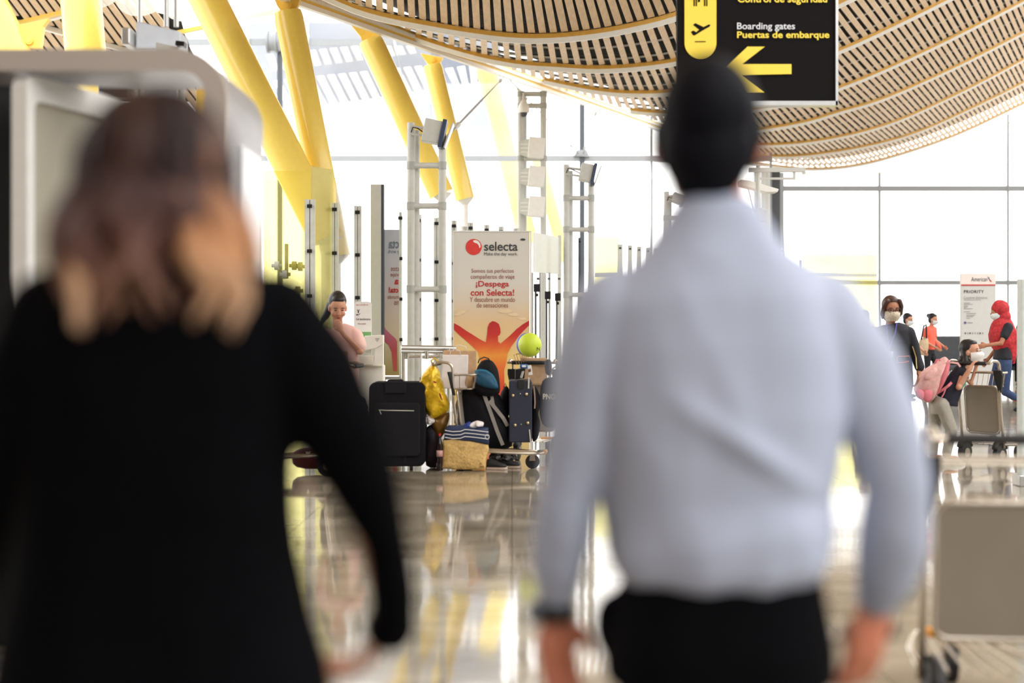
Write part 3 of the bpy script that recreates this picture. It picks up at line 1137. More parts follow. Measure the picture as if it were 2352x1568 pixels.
# monitors and poles above the portal at the upper left
mo = thing('ceiling_monitor', 'grey hanging monitor on poles above the portal at upper left', 'monitor', P(350, 110, 12), None)
mb = MB(); mb.prism([P(312, 50, 12), P(322, 50, 12), P(414, 72, 12.2), P(414, 112, 12.2), P(312, 112, 12)], (0, .3, 0)); mb.build('housing', mat('cool grey housing', (205, 212, 224), .3, var=.04), mo, bevel=.01)
mb = MB(); mb.rbox(P(299, 90, 12), (.07, .3, .14), .012); mb.build('speaker_box', M_alu, mo)
for x in (322, 382, 405):
    mb = MB(); mb.cyl(P(x, -120, 12.15), P(x, 62, 12.15), .022, 12); mb.build('pole', M_alu, mo, smooth='auto')
mb = MB(); mb.prism([P(358, 97, 11.8), P(408, 108, 11.8), P(408, 114, 11.8), P(358, 114, 11.8)], (0, .1, 0)); mb.build('bracket', M_lattice, mo)
mb = MB(); mb.rbox(P(416, 102, 11.8), (.075, .1, .04), .006, Matrix.Rotation(math.radians(8), 3, 'Y')); mb.build('dark_sensor', M_blackgloss, mo)
mo2 = thing('ceiling_monitor', 'blue grey monitor glimpsed through the portal above the woman\'s hair', 'monitor', P(370, 230, 12), None)
mb = MB(); mb.rbox(P(373, 200, 12), (.29, .2, .28), .015); mb.build('housing', mat('cool grey housing', (205, 212, 224), .3), mo2)
mb = MB(); mb.rbox(P(392, 187, 11.85), (.08, .08, .07), .006, Matrix.Rotation(math.radians(-10), 3, 'Y')); mb.build('dark_sensor', M_blackgloss, mo2)
for x in (312, 325, 418):
    mb = MB(); mb.cyl(P(x, 165, 11.9), P(x, 330, 11.9), .03, 10); mb.build('pole', M_lattice, mo2, smooth='auto')
mb = MB(); mb.rbox(P(265, 195, 11.9), (.24, .15, .22), .01); mb.build('dark_box', mat('dark umber box', (70, 62, 58), .5), mo2)
mb = MB(); mb.cyl(P(230, 120, 12), P(230, 240, 12), .015, 8); mb.build('side_pole', M_lattice, mo2)
g2 = thing('roof_bracket', 'yellow bracket with a pin glimpsed through the portal\'s right corner', 'bracket', P(464, 240, 18))
mb = MB(); mb.prism([P(452, 178, 18), P(476, 172, 18), P(478, 300, 18), P(448, 300, 18)], (0, .1, 0)); mb.build('plate', M_yellow2, g2, bevel=.006)
mb = MB(); mb.cyl(P(470, 198, 17.94), P(470, 198, 18.05), .05, 16); mb.build('pin', M_yellow2, g2, smooth='auto')

# ------------------------------------------------------------------ stay cables and turnbuckles
def stay(label, pts, Ys, r=.02):
    q = [P(x, y, Y) for (x, y), Y in zip(pts, Ys)]
    t = thing('stay_cable', label, 'cable', q[-1], 'stay rods of the glass wall')
    a, b = q
    mb = MB(); mb.cyl(a, b, r, 6); mb.build('rod', M_grey, t, smooth='auto')
    d = (b - a).normalized()
    for f_ in (.12, .86):
        c = a.lerp(b, f_)
        mb = MB(); mb.tube([c - d * .3, c - d * .2, c + d * .2, c + d * .3], [r, r * 2.4, r * 2.4, r], 8); mb.build('turnbuckle', M_lattice, t, smooth='auto')
    return t


stay('steel stay running left from the edge beam to the first monitor post', [(1160, 174), (1022, 318)], [beam_Y(1160), 22.5])
stay('steel stay running right from the edge beam to the glass wall clamp', [(1164, 176), (1328, 352)], [beam_Y(1164), 53.9])
stay('short steel stay rising from the glass wall clamp to the beam', [(1372, 246), (1340, 352)], [beam_Y(1372), 53.9])
stay('thin vertical rod hanging by the man\'s hair', [(1497, 288), (1497, 420)], [beam_Y(1497), 53.9], .018)
stay('short chain rod between the two nearest yellow columns', [(570, 50), (570, 98)], [53.9, 53.9])
stay('short chain rod beside the column with the round pin', [(707, 52), (707, 98)], [53.9, 53.9])
stay('chain rod between the bracket column and the slender column', [(906, 97), (932, 206)], [53.9, 53.9])
cl = tag(MB().prism([P(1318, 358, 53.8), P(1326, 344, 53.8), P(1348, 344, 53.8), P(1354, 360, 53.8)], (0, .2, 0)).build('cable_clamp', M_grey), 'grey clamp plate where two stays meet on the transom', 'clamp')
th = thing('pipe_bracket', 'grey round pipe bracket on the dark mullion behind the pinned column', 'bracket', P(625, 120, 53))
mb = MB(); mb.cyl(P(616, 97, 53.7), P(642, 97, 53.7), .35, 14); mb.cyl(P(614, 97, 53.7), P(618, 97, 53.7), .42, 14); mb.cyl(P(633, 97, 53.7), P(637, 97, 53.7), .42, 14); mb.build('drum', M_grey, th, smooth='auto')

# ------------------------------------------------------------------ glazing fins with bolts
FINS = [(712, 458, 23), (769, 466, 16), (822, 473, 16), (920, 487, 6), (962, 493, 12), (1003, 500, 12), (1043, 506, 12), (1081, 511, 12), (1118, 516, 12), (1151, 520, 12), (1185, 524, 12)]
ORD = ['first', 'second', 'third', 'fourth', 'fifth', 'sixth', 'seventh', 'eighth', 'ninth', 'tenth', 'eleventh']
finpos = []
for i, (x, top, w) in enumerate(FINS):
    Y = 1.87 * FPX / (750 - top)
    k = Y / FPX
    p = P(x, top, Y)
    t = thing('glazing_fin', ORD[i] + ' grey glazing fin from the left in the row behind the luggage', 'fin', (p.x, Y, 0), 'glazing fins behind the luggage')
    mb = MB(); mb.box((p.x - w * k * .27, Y, p.z / 2), (w * k * .46, .06, p.z)); mb.box((p.x + w * k * .27, Y, p.z / 2), (w * k * .46, .06, p.z)); mb.build('twin_plate', M_fin, t)
    mb = MB(); mb.box((p.x, Y + .012, p.z / 2), (w * k * .12, .05, p.z - .01)); mb.build('gasket', M_dark, t)
    z = p.z - .1
    while z > .2:
        mb = MB(); mb.tube([(p.x - .034, Y - .05, z), (p.x + .034, Y - .05, z)], .027, 10); mb.cyl((p.x, Y - .05, z), (p.x, Y, z), .01, 8); mb.build('bolt', M_black, t, smooth='auto')
        z -= .66
    finpos.append(p)
for i in range(len(finpos) - 1):
    a, b = finpos[i], finpos[i + 1]
    if i in (0, 1):
        m_, lb = (M_amber if i == 0 else M_pane), ('amber tinted glass pane between the first two fins', 'taller clear glass pane between the second and third fins')[i]
    else:
        m_, lb = M_pane, 'clear glass pane between the ' + ORD[i] + ' and ' + ORD[i + 1] + ' glazing fins'
    if i == 2:
        continue
    mb = MB(); mb.bar((a.x + .03, a.y + .05, .1), (b.x - .03, b.y + .05, .1), .012, 0.0)
    d = Vector((b.x - a.x, b.y - a.y, 0)).normalized()
    zt = a.z + (.5 if i < 2 else -.08)
    p0, p1 = Vector((a.x, a.y + .05, .08)) + d * .04, Vector((b.x, b.y + .05, .08)) - d * .04
    nrm = Vector((-d.y, d.x, 0)) * .006
    mb = MB(); mb.prism([p0, p1, Vector((p1.x, p1.y, zt)), Vector((p0.x, p0.y, zt))], nrm * 2)
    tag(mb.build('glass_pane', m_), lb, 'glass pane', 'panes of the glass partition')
# amber screen further left, behind the woman's shoulder
ag = thing('amber_screen', 'yellow tinted glass screen between the portal and the first fin', 'glass screen', P(660, 1000, 22.0) * Vector((1, 1, 0)))
a, b = P(606, 392, 22.0), P(716, 392, 21.7)
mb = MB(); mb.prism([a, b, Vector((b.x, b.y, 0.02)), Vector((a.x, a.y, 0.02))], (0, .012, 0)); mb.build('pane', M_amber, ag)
mb = MB(); mb.cyl(P(658, 560, 21.9), P(658, 640, 21.9), .03, 8); mb.build('fitting_rod', M_fin, ag)
for x, y in ((636, 610), (676, 610), (690, 612), (684, 668), (655, 630)):
    mb = MB(); mb.cyl(P(x - 5, y, 21.9), P(x + 5, y, 21.9), .07, 14); mb.cyl(P(x - 12, y, 21.9), P(x + 12, y, 21.9), .03, 10); mb.build('point_fitting', M_fin, ag, smooth='auto')
# wide grey pillar with a dark flank
gp = thing('grey_pillar', 'flat grey pillar with a dark flank beside the sanitizer stand', 'pillar', (P(866, 0, 22.6).x, 22.6, 0))
k = 22.6 / FPX
p = P(852, 424, 22.6)
mb = MB(); mb.box((p.x + 12 * k, 22.6, p.z / 2), (24 * k, .12, p.z)); mb.build('face', mat('stone grey pillar', (196, 196, 186), .5, var=.03), gp)
mb = MB(); mb.box((p.x + 27 * k, 22.63, p.z / 2), (6 * k, .14, p.z)); mb.build('dark_flank', M_dark, gp)
# fins further right
for i, (x, top, Y, w, lb) in enumerate(((1331, 546, 30, 6, 'dark glazing fin seen inside the lattice post'), (1424, 561, 30, 12, 'first pale glazing fin above the man\'s left shoulder'), (1447, 563, 30.7, 10, 'second pale glazing fin above the man\'s left shoulder'), (1468, 566, 31.4, 10, 'third pale glazing fin above the man\'s left shoulder'), (1489, 569, 32.1, 9, 'fourth pale glazing fin above the man\'s left shoulder'), (1508, 571, 32.8, 9, 'fifth pale glazing fin above the man\'s left shoulder'), (1838, 598, 36, 5, 'thin dark fin above the man\'s right shoulder'), (1795, 570, 36, 2.5, 'hair thin rod above the man\'s right shoulder'))):
    k = Y / FPX
    p = P(x, top, Y)
    t = thing('glazing_fin', lb, 'fin', (p.x, Y, 0), 'glazing fins by the far doors')
    mb = MB(); mb.box((p.x, Y, p.z / 2), (w * k, .05, p.z)); mb.build('plate', M_dark if i in (0, 6) else M_fin, t)
    mb = MB(); mb.tube([(p.x - .02, Y - .045, p.z - .08), (p.x + .02, Y - .045, p.z - .08)], .018, 8); mb.build('bolt', M_black, t)
# yellow tinted panes above the shoulders, the right one for an unidentified blur
for x0_, x1_, y0_, Y, lb in ((1366, 1422, 545, 32.5, 'yellow tinted glass pane left of the man\'s shoulder'), (1842, 2014, 585, 42, 'yellow tinted glass screen right of the man\'s shoulder')):
    a, b = P(x0_, y0_, Y), P(x1_, y0_, Y)
    t = thing('amber_screen', lb, 'glass screen', ((a.x + b.x) / 2, Y, 0))
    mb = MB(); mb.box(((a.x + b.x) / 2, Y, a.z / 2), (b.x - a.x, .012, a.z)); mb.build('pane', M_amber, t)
    mb = MB(); z_ = P(0, 632, Y).z; mb.box(((a.x + b.x) / 2, Y - .02, z_), (b.x - a.x, .04, .1)); mb.build('rail', M_fin, t)
# hand rail in front of the fins
hr = thing('hand_rail', 'double steel hand rail in front of the glazing fins', 'railing', P(975, 830, 21.9))
mb = MB(); mb.cyl(P(921, 798, 21.8), P(1046, 800, 22.1), .04, 12); mb.build('top_rail', M_steel, hr, smooth='auto')
mb = MB(); mb.cyl(P(921, 806, 21.82), P(1046, 808, 22.12), .03, 10); mb.build('lower_rail', M_steel, hr, smooth='auto')
for x in (935, 980, 1022):
    mb = MB(); mb.cyl(P(x, 806, 21.9), P(x, 824, 21.9), .034, 10); mb.cyl(P(x - 10, 820, 21.9), P(x + 30, 818, 21.95), .022, 8); mb.build('bracket', M_steel, hr, smooth='auto')
for x in (926, 1030):
    mb = MB(); q = P(x, 800, 21.9); mb.cyl(q, (q.x, q.y, 0), .03, 10); mb.build('post', M_steel, hr, smooth='auto')

# ------------------------------------------------------------------ advertising banner
YB = 23.4
M_poster = mat_ramp('poster print', 'Z', 0.0, 2.96, [(0.0, (238, 200, 96)), (.30, (244, 214, 140)), (.50, (236, 204, 160)), (.62, (226, 214, 196)), (.72, (224, 220, 212)), (1.0, (222, 220, 214))], rough=.5, nscale=3, namp=.05)
M_figure = mat_ramp('printed figure', 'Z', 0.4, 1.5, [(0.0, (226, 74, 44)), (.3, (240, 120, 50)), (.48, (246, 160, 62)), (.60, (236, 110, 52)), (.78, (208, 52, 44)), (1.0, (190, 38, 44))], rough=.5, nscale=4, namp=.12)
M_red = mat('print red', (196, 44, 50), .5)
M_redlogo = mat('logo red', (224, 62, 58), .5)
M_char = mat('print charcoal', (62, 66, 70), .5)
M_brown = mat('print brown', (150, 84, 72), .5)
bn = thing('advertising_banner', 'tall cream advertising banner with a red figure raising both arms', 'banner', (P(1132, 0, YB).x, YB, 0))
a, b = P(1042, 532, YB), P(1216, 885, YB)
mb = MB(); mb.box(((a.x + b.x) / 2, YB + .03, a.z / 2 + .03), (b.x - a.x, .05, a.z - .06)); mb.build('printed_sheet', M_poster, bn)
mb = MB()
for x in (1041, 1219):
    q = P(x, 531, YB); mb.box((q.x, YB + .035, q.z / 2), (.028 if x > 1100 else .012, .09, q.z))
q = P(1130, 531, YB); mb.box((q.x, YB + .035, q.z), (b.x - a.x + .04, .09, .014)); mb.box((q.x, YB + .04, .04), (b.x - a.x + .04, .3, .05))
mb.build('frame', M_white, bn)
YP = YB - .003
lettering('selecta', (1112, 555, 1189, 576), YP, M_char, bn, bold=.014)
lettering('Make the day work.', (1112, 579, 1189, 589), YP, M_char, bn)
circ = [(1088 + 18.5 * math.cos(t), 567 + 18.5 * math.sin(t)) for t in np.linspace(0, 2 * math.pi, 40, endpoint=False)]
lg = flat(circ, YP, M_redlogo, bn, 'round_logo', .001)
flat([(1087, 552), (1093, 551), (1099, 554), (1103, 560), (1104, 567), (1101, 570), (1100, 564), (1096, 559), (1090, 557), (1087, 555)], YP - .002, M_white, lg, 'logo_swirl', .001)
flat([(1195 + 2 + 6 * math.cos(t) + 4, 550 + 2.6 * math.sin(t)) for t in np.linspace(0, 2 * math.pi, 16, endpoint=False)], YP, M_char, bn, 'small_mark', .001)
lettering('Somos tus perfectos', (1083, 617, 1180, 629), YP, M_brown, bn)
lettering('compañeros de viaje', (1081, 630, 1182, 643), YP, M_brown, bn)
lettering('¡Despega', (1093, 645, 1169, 662), YP, M_red, bn, bold=.016)
lettering('con Selecta!', (1081, 664, 1181, 679), YP, M_red, bn, bold=.016)
lettering('Y descubre un mundo', (1079, 682, 1183, 693), YP, M_brown, bn)
lettering('de sensaciones', (1095, 695, 1167, 706), YP, M_brown, bn)
fig = [(1043, 742), (1056, 749), (1072, 760), (1088, 770), (1104, 780), (1116, 786), (1119, 768), (1120, 752), (1124, 742), (1131, 737), (1139, 739), (1146, 744), (1149, 754), (1150, 764), (1147, 770), (1144, 771), (1144, 784), (1150, 789), (1158, 782), (1172, 770), (1186, 756), (1200, 745), (1215, 736), (1215, 747), (1203, 759), (1192, 771), (1183, 784), (1174, 796), (1166, 812), (1163, 832), (1158, 850), (1160, 960), (1104, 960), (1106, 850), (1103, 826), (1098, 808), (1086, 796), (1068, 780), (1054, 768), (1043, 757)]
flat(fig, YP, M_figure, bn, 'printed_figure', .001)
flat([(1043, 870), (1075, 858), (1104, 866), (1106, 888), (1043, 888)], YP - .0005, mat('print yellow', (236, 190, 70), .5), bn, 'printed_field', .0005)
# small clouds on the poster
M_cloud = mat('print cloud', (240, 216, 180), .6, var=.03)
for cx_, cy_, rx, ry in ((1060, 716, 10, 4), (1052, 722, 8, 3), (1160, 714, 16, 5), (1180, 722, 12, 4), (1200, 732, 9, 3)):
    flat([(cx_ + rx * math.cos(t), cy_ + ry * math.sin(t)) for t in np.linspace(0, 2 * math.pi, 14, endpoint=False)], YP, M_cloud, bn, 'printed_cloud', .0005)

# the banner's reflection in the glass, painted as a reversed panel
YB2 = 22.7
b2 = thing('advertising_banner', 'narrow painted reflection of the banner beside the grey pillar, its letters reversed', 'banner', P(900, 872, YB2))
M_poster2 = mat_ramp('poster reflection', 'Z', 0.0, 2.36, [(0.0, (176, 160, 88)), (.24, (222, 206, 168)), (.55, (214, 204, 200)), (.8, (206, 208, 216)), (1.0, (198, 206, 220))], rough=.4, nscale=3, namp=.05)  # colours of the mirrored print, painted on
a, b = P(880, 527, YB2), P(917, 862, YB2)
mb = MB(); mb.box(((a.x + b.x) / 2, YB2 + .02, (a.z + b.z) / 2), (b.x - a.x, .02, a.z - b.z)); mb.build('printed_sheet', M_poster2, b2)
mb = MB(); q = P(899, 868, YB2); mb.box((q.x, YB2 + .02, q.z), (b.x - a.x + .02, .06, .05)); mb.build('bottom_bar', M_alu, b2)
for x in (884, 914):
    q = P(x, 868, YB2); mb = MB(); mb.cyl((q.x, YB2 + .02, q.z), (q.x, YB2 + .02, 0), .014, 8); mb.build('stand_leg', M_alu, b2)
YQ = YB2 - .003
lettering('cta', (893, 552, 916, 570), YQ, mat('reflected slate', (110, 128, 146), .5), b2, bold=.014, mirror=True)
lettering('y work.', (890, 573, 916, 584), YQ, mat('reflected slate', (110, 128, 146), .5), b2, mirror=True)
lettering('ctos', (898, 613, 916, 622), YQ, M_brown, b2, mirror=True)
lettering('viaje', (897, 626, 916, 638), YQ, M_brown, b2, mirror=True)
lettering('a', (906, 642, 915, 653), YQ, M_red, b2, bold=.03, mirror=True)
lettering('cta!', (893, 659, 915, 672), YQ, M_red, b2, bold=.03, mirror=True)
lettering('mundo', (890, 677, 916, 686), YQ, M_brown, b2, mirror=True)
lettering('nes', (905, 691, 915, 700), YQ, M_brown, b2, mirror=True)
flat([(881, 745), (886, 756), (896, 766), (908, 777), (912, 784), (912, 852), (904, 852), (902, 830), (900, 808), (893, 792), (881, 781)], YQ, mat_ramp('figure reflection', 'Z', .08, .85, [(0, (206, 96, 84)), (.5, (190, 76, 84)), (1, (200, 120, 150))], rough=.5), b2, 'printed_figure', .001)

# wall of screens and the glass doors right of the banner
dv2 = thing('screen_wall', 'slim angled screen of streaky pictures right of the banner', 'screen', P(1256, 640, 25))
S0, S1 = P(1225, 533, 24.0), P(1282, 544, 27.9)
S2, S3 = P(1280, 630, 27.9), P(1225, 625, 24.0)
mb = MB(); mb.prism([S0, S1, Vector((S1.x, S1.y, P(0, 630, 27.9).z)), Vector((S0.x, S0.y, P(0, 625, 24).z))], (.02, .06, 0)); mb.build('frame', M_fin, dv2)
pal = [(232, 236, 240), (206, 210, 220), (240, 214, 212), (176, 188, 204), (246, 246, 246), (224, 160, 158), (214, 220, 228)]
random.seed(11)
for r_ in range(2):
    u = .01
    while u < .97:
        w = random.uniform(.03, .09)
        m_ = mat('screen picture %d' % random.randrange(7), random.choice(pal), .3, emit=.35)
        def sp(uu, vv):
            t_ = S0.lerp(S1, uu); bz = P(0, 625, 24).z + (P(0, 630, 27.9).z - P(0, 625, 24).z) * uu
            return Vector((t_.x - .006, t_.y - .012, t_.z + (bz - t_.z) * vv))
        u2 = min(.985, u + w)
        mb = MB(); mb.prism([sp(u, .03 + r_ * .48), sp(u2, .03 + r_ * .48), sp(u2, .49 + r_ * .48), sp(u, .49 + r_ * .48)], (-.002, -.004, 0)); mb.build('screen_tile', m_, dv2)
        u = u2 + .004
dr = thing('door_frame', 'row of slim steel door posts under the angled screen', 'door', (P(1256, 0, 25.5).x, 25.5, 0))
for x, Y, w, m_ in ((1222, 23.9, .045, M_alu), (1240, 24.9, .03, M_alu), (1246, 25.0, .045, M_fin), (1262, 26, .04, M_alu), (1285, 28, .075, M_fin)):
    q = P(x, 626 if x != 1285 else 540, Y); mb = MB(); mb.box((q.x, Y, q.z / 2), (w, .05, q.z)); mb.build('post', m_, dr)
for x, y, Y in ((1233, 661, 24.3), (1258, 678, 25.5), (1281, 682, 27.3)):
    c = P(x, y, Y); k = Y / FPX
    mb = MB(); mb.rbox(c, (.11, .12, 18 * k), .006); mb.build('lock_box', M_blackgloss, dr)
    mb = MB(); mb.cyl(c + Vector((-.02, 0, 0)), (c.x - .02, c.y, .3), .018, 8); mb.build('pull_rod', M_dark, dr)
    mb = MB(); mb.rbox(c + Vector((0, 0, -.12)), (.05, .05, .05), .006); mb.build('latch', M_black, dr)
    mb = MB(); mb.rbox(P(x + 3, 640, Y), (.05, .08, .035), .006); mb.build('hinge', M_dark, dr)

# ------------------------------------------------------------------ hand sanitizer stand
YZ = 15.2
M_cream = mat('cream plastic', (238, 236, 226), .4, var=.02)
sz = thing('sanitizer_stand', 'cream hand sanitizer stand with dispenser and notice board', 'dispenser', (P(855, 0, YZ).x, YZ, 0))
k = YZ / FPX
a, b = P(820, 838, YZ), P(881, 1000, YZ)
mb = MB(); mb.rbox(((a.x + b.x) / 2, YZ + .1, a.z / 2), (b.x - a.x, .22, a.z), .015); mb.build('cabinet', M_cream, sz)
sgn = [P(x, y, YZ) for x, y in ((814, 838), (814, 698), (816, 694), (820, 692), (846, 692), (851, 694), (853, 698), (853, 838))]
mb = MB(); mb.prism(sgn, (0, .02, 0)); nb = mb.build('notice_board', M_white, sz)
flat([(814.5, 762), (852.5, 762), (852.5, 776), (814.5, 776)], YZ - .003, mat('notice green', (120, 178, 110), .5), nb, 'green_band', .001)
lettering('Info | COVID-19', (818, 698, 845, 703), YZ - .003, M_red, nb)
lettering('Gel desinfectante', (818, 730, 851, 735), YZ - .003, M_char, nb, bold=.012)
lettering('Hand sanitizer', (822, 741, 841, 745), YZ - .003, M_brown, nb)
flat([(818, 721), (824, 722), (827, 719), (827, 721), (823, 724), (818, 724)], YZ - .003, M_char, nb, 'hand_pictogram', .001)
flat([(820, 710), (821, 710), (823, 714), (825, 710), (826, 710), (824, 716), (824, 719), (822, 719), (822, 716)], YZ - .003, M_char, nb, 'drop_pictogram', .001)
a, b = P(834, 770, YZ - .1), P(880, 800, YZ - .1)
mb = MB(); mb.prism([P(834, 780, YZ - .14), P(838, 771, YZ - .14), P(880, 769, YZ - .14), P(880, 790, YZ - .14), P(862, 800, YZ - .14), P(834, 806, YZ - .14)], (0, .14, 0)); db = mb.build('dispenser_body', M_cream, sz, bevel=.006)
flat([(862, 776), (872, 776), (867, 785)], YZ - .146, mat('grey print', (190, 190, 182), .5), db, 'arrow_mark', .001)
mb = MB(); mb.prism([P(862, 800, YZ - .12), P(880, 790, YZ - .12), P(880, 838, YZ - .12), P(858, 838, YZ - .12)], (0, .1, 0)); mb.build('dispenser_back', M_cream, sz)
mb = MB(); mb.prism([P(824, 816, YZ - .14), P(858, 816, YZ - .14), P(858, 838, YZ - .14), P(822, 838, YZ - .14)], (0, .12, 0)); mb.build('drip_tray', mat('clear tray', (222, 218, 204), .15), sz, bevel=.006)
# ------------------------------------------------------------------ soft shapes
def pillow(outline, Y, depth, rings=6, crump=0.0, cs=9.0, seed=0, sub=3, flatness=2.2, back=None, soft=1):
    """a stuffed shape: pixel outline at distance Y, bulging towards and away from the viewer"""
    o = []
    n = len(outline)
    for i in range(n):
        a, b = Vector(outline[i]), Vector(outline[(i + 1) % n])
        for s in range(sub):
            o.append(a.lerp(b, s / sub))
    # soften the outline
    for _ in range(soft):
        o = [(o[i - 1] + o[i] * 2 + o[(i + 1) % len(o)]) / 4 for i in range(len(o))]
    c = sum(o, Vector((0, 0))) / len(o)
    back = depth if back is None else back
    N = len(o)
    R = []
    for side, dd in ((-1, depth), (1, back)):
        ss = [math.sin(math.pi / 2 * j / rings) for j in range(1, rings)] if side == -1 else [math.cos(math.pi / 2 * j / rings) for j in range(0, rings)]
        for s in ss:
            y = side * dd * max(0.0, 1 - s ** flatness) ** (1 / flatness)
            ring = []
            for q in o:
                p2 = c + (q - c) * s
                p = P(p2.x, p2.y, Y)
                w = noise.noise(Vector((p.x * cs + seed, p.z * cs, y * cs))) * crump
                ring.append(p + Vector((w * .5, y + w, w * .4)))
            R.append(ring)
    mb = MB()
    mb.rings(R, caps=False)
    pc = P(c.x, c.y, Y)
    k0 = len(mb.v)
    mb.v.append(pc + Vector((0, -depth, 0)))
    mb.v.append(pc + Vector((0, back, 0)))
    for i in range(N):
        j = (i + 1) % N
        mb.f.append((i, j, k0))
        mb.f.append((len(R) * N - N + j, len(R) * N - N + i, k0 + 1))
    # keep it on the floor
    for v in mb.v:
        v.z = max(v.z, 0.004)
    return mb


def band(pts, Y, w, th=.004):
    """a flat strap along pixel points; Y may be a list"""
    Ys = Y if isinstance(Y, (list, tuple)) else [Y] * len(pts)
    q = [P(x, y, yy) for (x, y), yy in zip(pts, Ys)]
    mb = MB()
    rings = []
    for i, p in enumerate(q):
        d = (q[min(i + 1, len(q) - 1)] - q[max(i - 1, 0)])
        d.y = 0
        d.normalize()
        s = Vector((d.z, 0, -d.x)) * (w / 2)
        rings.append([p - s, p + s, p + s + Vector((0, th, 0)), p - s + Vector((0, th, 0))])
    return mb.rings(rings)


# ------------------------------------------------------------------ luggage trolley
M_tube = mat('trolley tube', (196, 186, 172), 0.25, 0.8, var=0.05)
M_tpanel = mat('trolley panel', (150, 140, 126), 0.5, 0.15, var=0.05, scale=4)
M_grip = mat('trolley grip', (34, 34, 36), 0.55)
M_orange = mat('orange bumper', (238, 160, 40), 0.5)


def bend(pts, r=.06, n=5):
    """round the corners of a tube path"""
    pts = [Vector(p) for p in pts]
    out = [pts[0]]
    for i in range(1, len(pts) - 1):
        a, b, c = pts[i - 1], pts[i], pts[i + 1]
        u, v = (a - b), (c - b)
        rr = min(r, u.length * .48, v.length * .48)
        p, q = b + u.normalized() * rr, b + v.normalized() * rr
        for j in range(n + 1):
            t = j / n
            out.append(p * (1 - t) ** 2 + b * (2 * t * (1 - t)) + q * t ** 2)
    out.append(pts[-1])
    return out


def make_trolley(label):
    """heads along +x, handle at the -x end, resting on z = 0"""
    t = thing('luggage_trolley', label, 'trolley', (0, 0, 0), 'airport luggage trolleys')
    R = .0125
    for s in (-1, 1):
        mb = MB(); mb.tube(bend([(-.2, s * .235, .17), (-.27, s * .235, .62), (-.29, s * .235, 1.045), (-.42, s * .235, 1.055), (-.47, s * .235, 1.03)], .07), R * 1.15, 10)
        mb.build('upright', M_tube, t, smooth=True)
        mb = MB(); mb.prism([(-.335, s * .235 - .045, .96), (-.335, s * .235 + .045, .96), (-.315, s * .235 + .05, .90), (-.285, s * .235 + .014, .73), (-.285, s * .235 - .014, .73), (-.315, s * .235 - .05, .90)], (.03, 0, .0))
        mb.build('brake_paddle', M_grip, t, bevel=.006)
        mb = MB(); mb.tube(bend([(-.2, s * .235, .2), (.25, s * .2, .17), (.52, s * .14, .16)], .1), R, 8); mb.build('side_rail', M_tube, t, smooth=True)
        w = (-.22, s * .2, .1)
        mb = MB(); mb.tube([(w[0], w[1] - .028, w[2]), (w[0], w[1] - .022, w[2]), (w[0], w[1] + .022, w[2]), (w[0], w[1] + .028, w[2])], [.085, .1, .1, .085], 22)
        wl = mb.build('wheel', M_black, t, smooth='auto')
        mb = MB(); mb.cyl((w[0], w[1] - .033, w[2]), (w[0], w[1] + .033, w[2]), .045, 16); mb.build('hub', M_tpanel, wl, smooth='auto')
        mb = MB(); mb.tube(arc((w[0], w[1], w[2] + .03), .1, math.radians(15), math.radians(165), 10), .03, 8); mb.build('mudguard', M_grip, wl, smooth=True)
    mb = MB(); mb.cyl((-.475, -.25, 1.03), (-.475, .25, 1.03), R, 8); mb.build('handle_bar', M_tube, t, smooth='auto')
    mb = MB(); mb.tube([(-.475, -.2, 1.03), (-.475, .2, 1.03)], R * 1.6, 12); mb.build('grip', M_grip, t, smooth='auto')
    mb = MB(); mb.tube(bend([(.52, .14, .16), (.6, .12, .165), (.6, -.12, .165), (.52, -.14, .16)], .05), R, 8); mb.build('front_rail', M_tube, t, smooth=True)
    mb = MB(); mb.tube([(.602, -.1, .165), (.602, .1, .165)], R * 1.7, 10); mb.build('bumper', M_orange, t, smooth='auto')
    mb = MB(); mb.tube([(.48, -.02, .07), (.48, .02, .07)], .07, 18); mb.build('front_wheel', M_black, t, smooth='auto')
    mb = MB(); mb.prism([(.45, -.03, .08), (.51, -.03, .08), (.5, -.03, .16), (.46, -.03, .16)], (0, .06, 0)); mb.build('fork', M_tpanel, t)
    for y in (-.14, -.07, 0, .07, .14):
        mb = MB(); mb.cyl((-.19, y, .19), (.5, y * .6, .165), .006, 6); mb.build('deck_bar', M_tube, t)
    # back panel in a tube hoop
    hoop = [(-.25 + (.79 - z) * .12, y, z) for y, z in round_rect(-.19, .19, .31, .79, .05, 5)]
    mb = MB(); mb.tube(hoop, R * .9, 8, closed=True); pn = mb.build('panel_hoop', M_tube, t, smooth=True)
    mb = MB(); mb.prism([(-.252 + (.79 - z) * .12, y, z) for y, z in round_rect(-.18, .18, .32, .78, .045, 5)], (.012, 0, 0)); mb.build('back_panel', M_tpanel, t)
    # wire basket
    mb = MB(); mb.tube(bend([(-.29, -.235, .93), (-.06, -.2, .93), (-.06, .2, .93), (-.29, .235, .93)], .05), R * .75, 8); mb.build('basket_rim', M_tube, t, smooth=True)
    mb = MB(); mb.tube(bend([(-.27, -.2, .79), (-.1, -.18, .79), (-.1, .18, .79), (-.27, .2, .79)], .04), .005, 6); mb.build('basket_floor', M_tube, t, smooth=True)
    for y in (-.16, -.1, -.04, .02, .08, .14):
        mb = MB(); mb.tube([(-.06, y, .93), (-.1, y, .79), (-.27, y, .79)], .004, 5); mb.build('basket_wire', M_tube, t)
    for x in (-.22, -.15):
        for s in (-1, 1):
            mb = MB(); mb.tube([(x, s * .215, .93), (x, s * .19, .79)], .004, 5); mb.build('basket_wire', M_tube, t)
    mb = MB(); mb.cyl((-.28, -.235, .93), (-.28, .235, .93), R * .8, 8); mb.build('cross_bar', M_tube, t, smooth='auto')
    return t


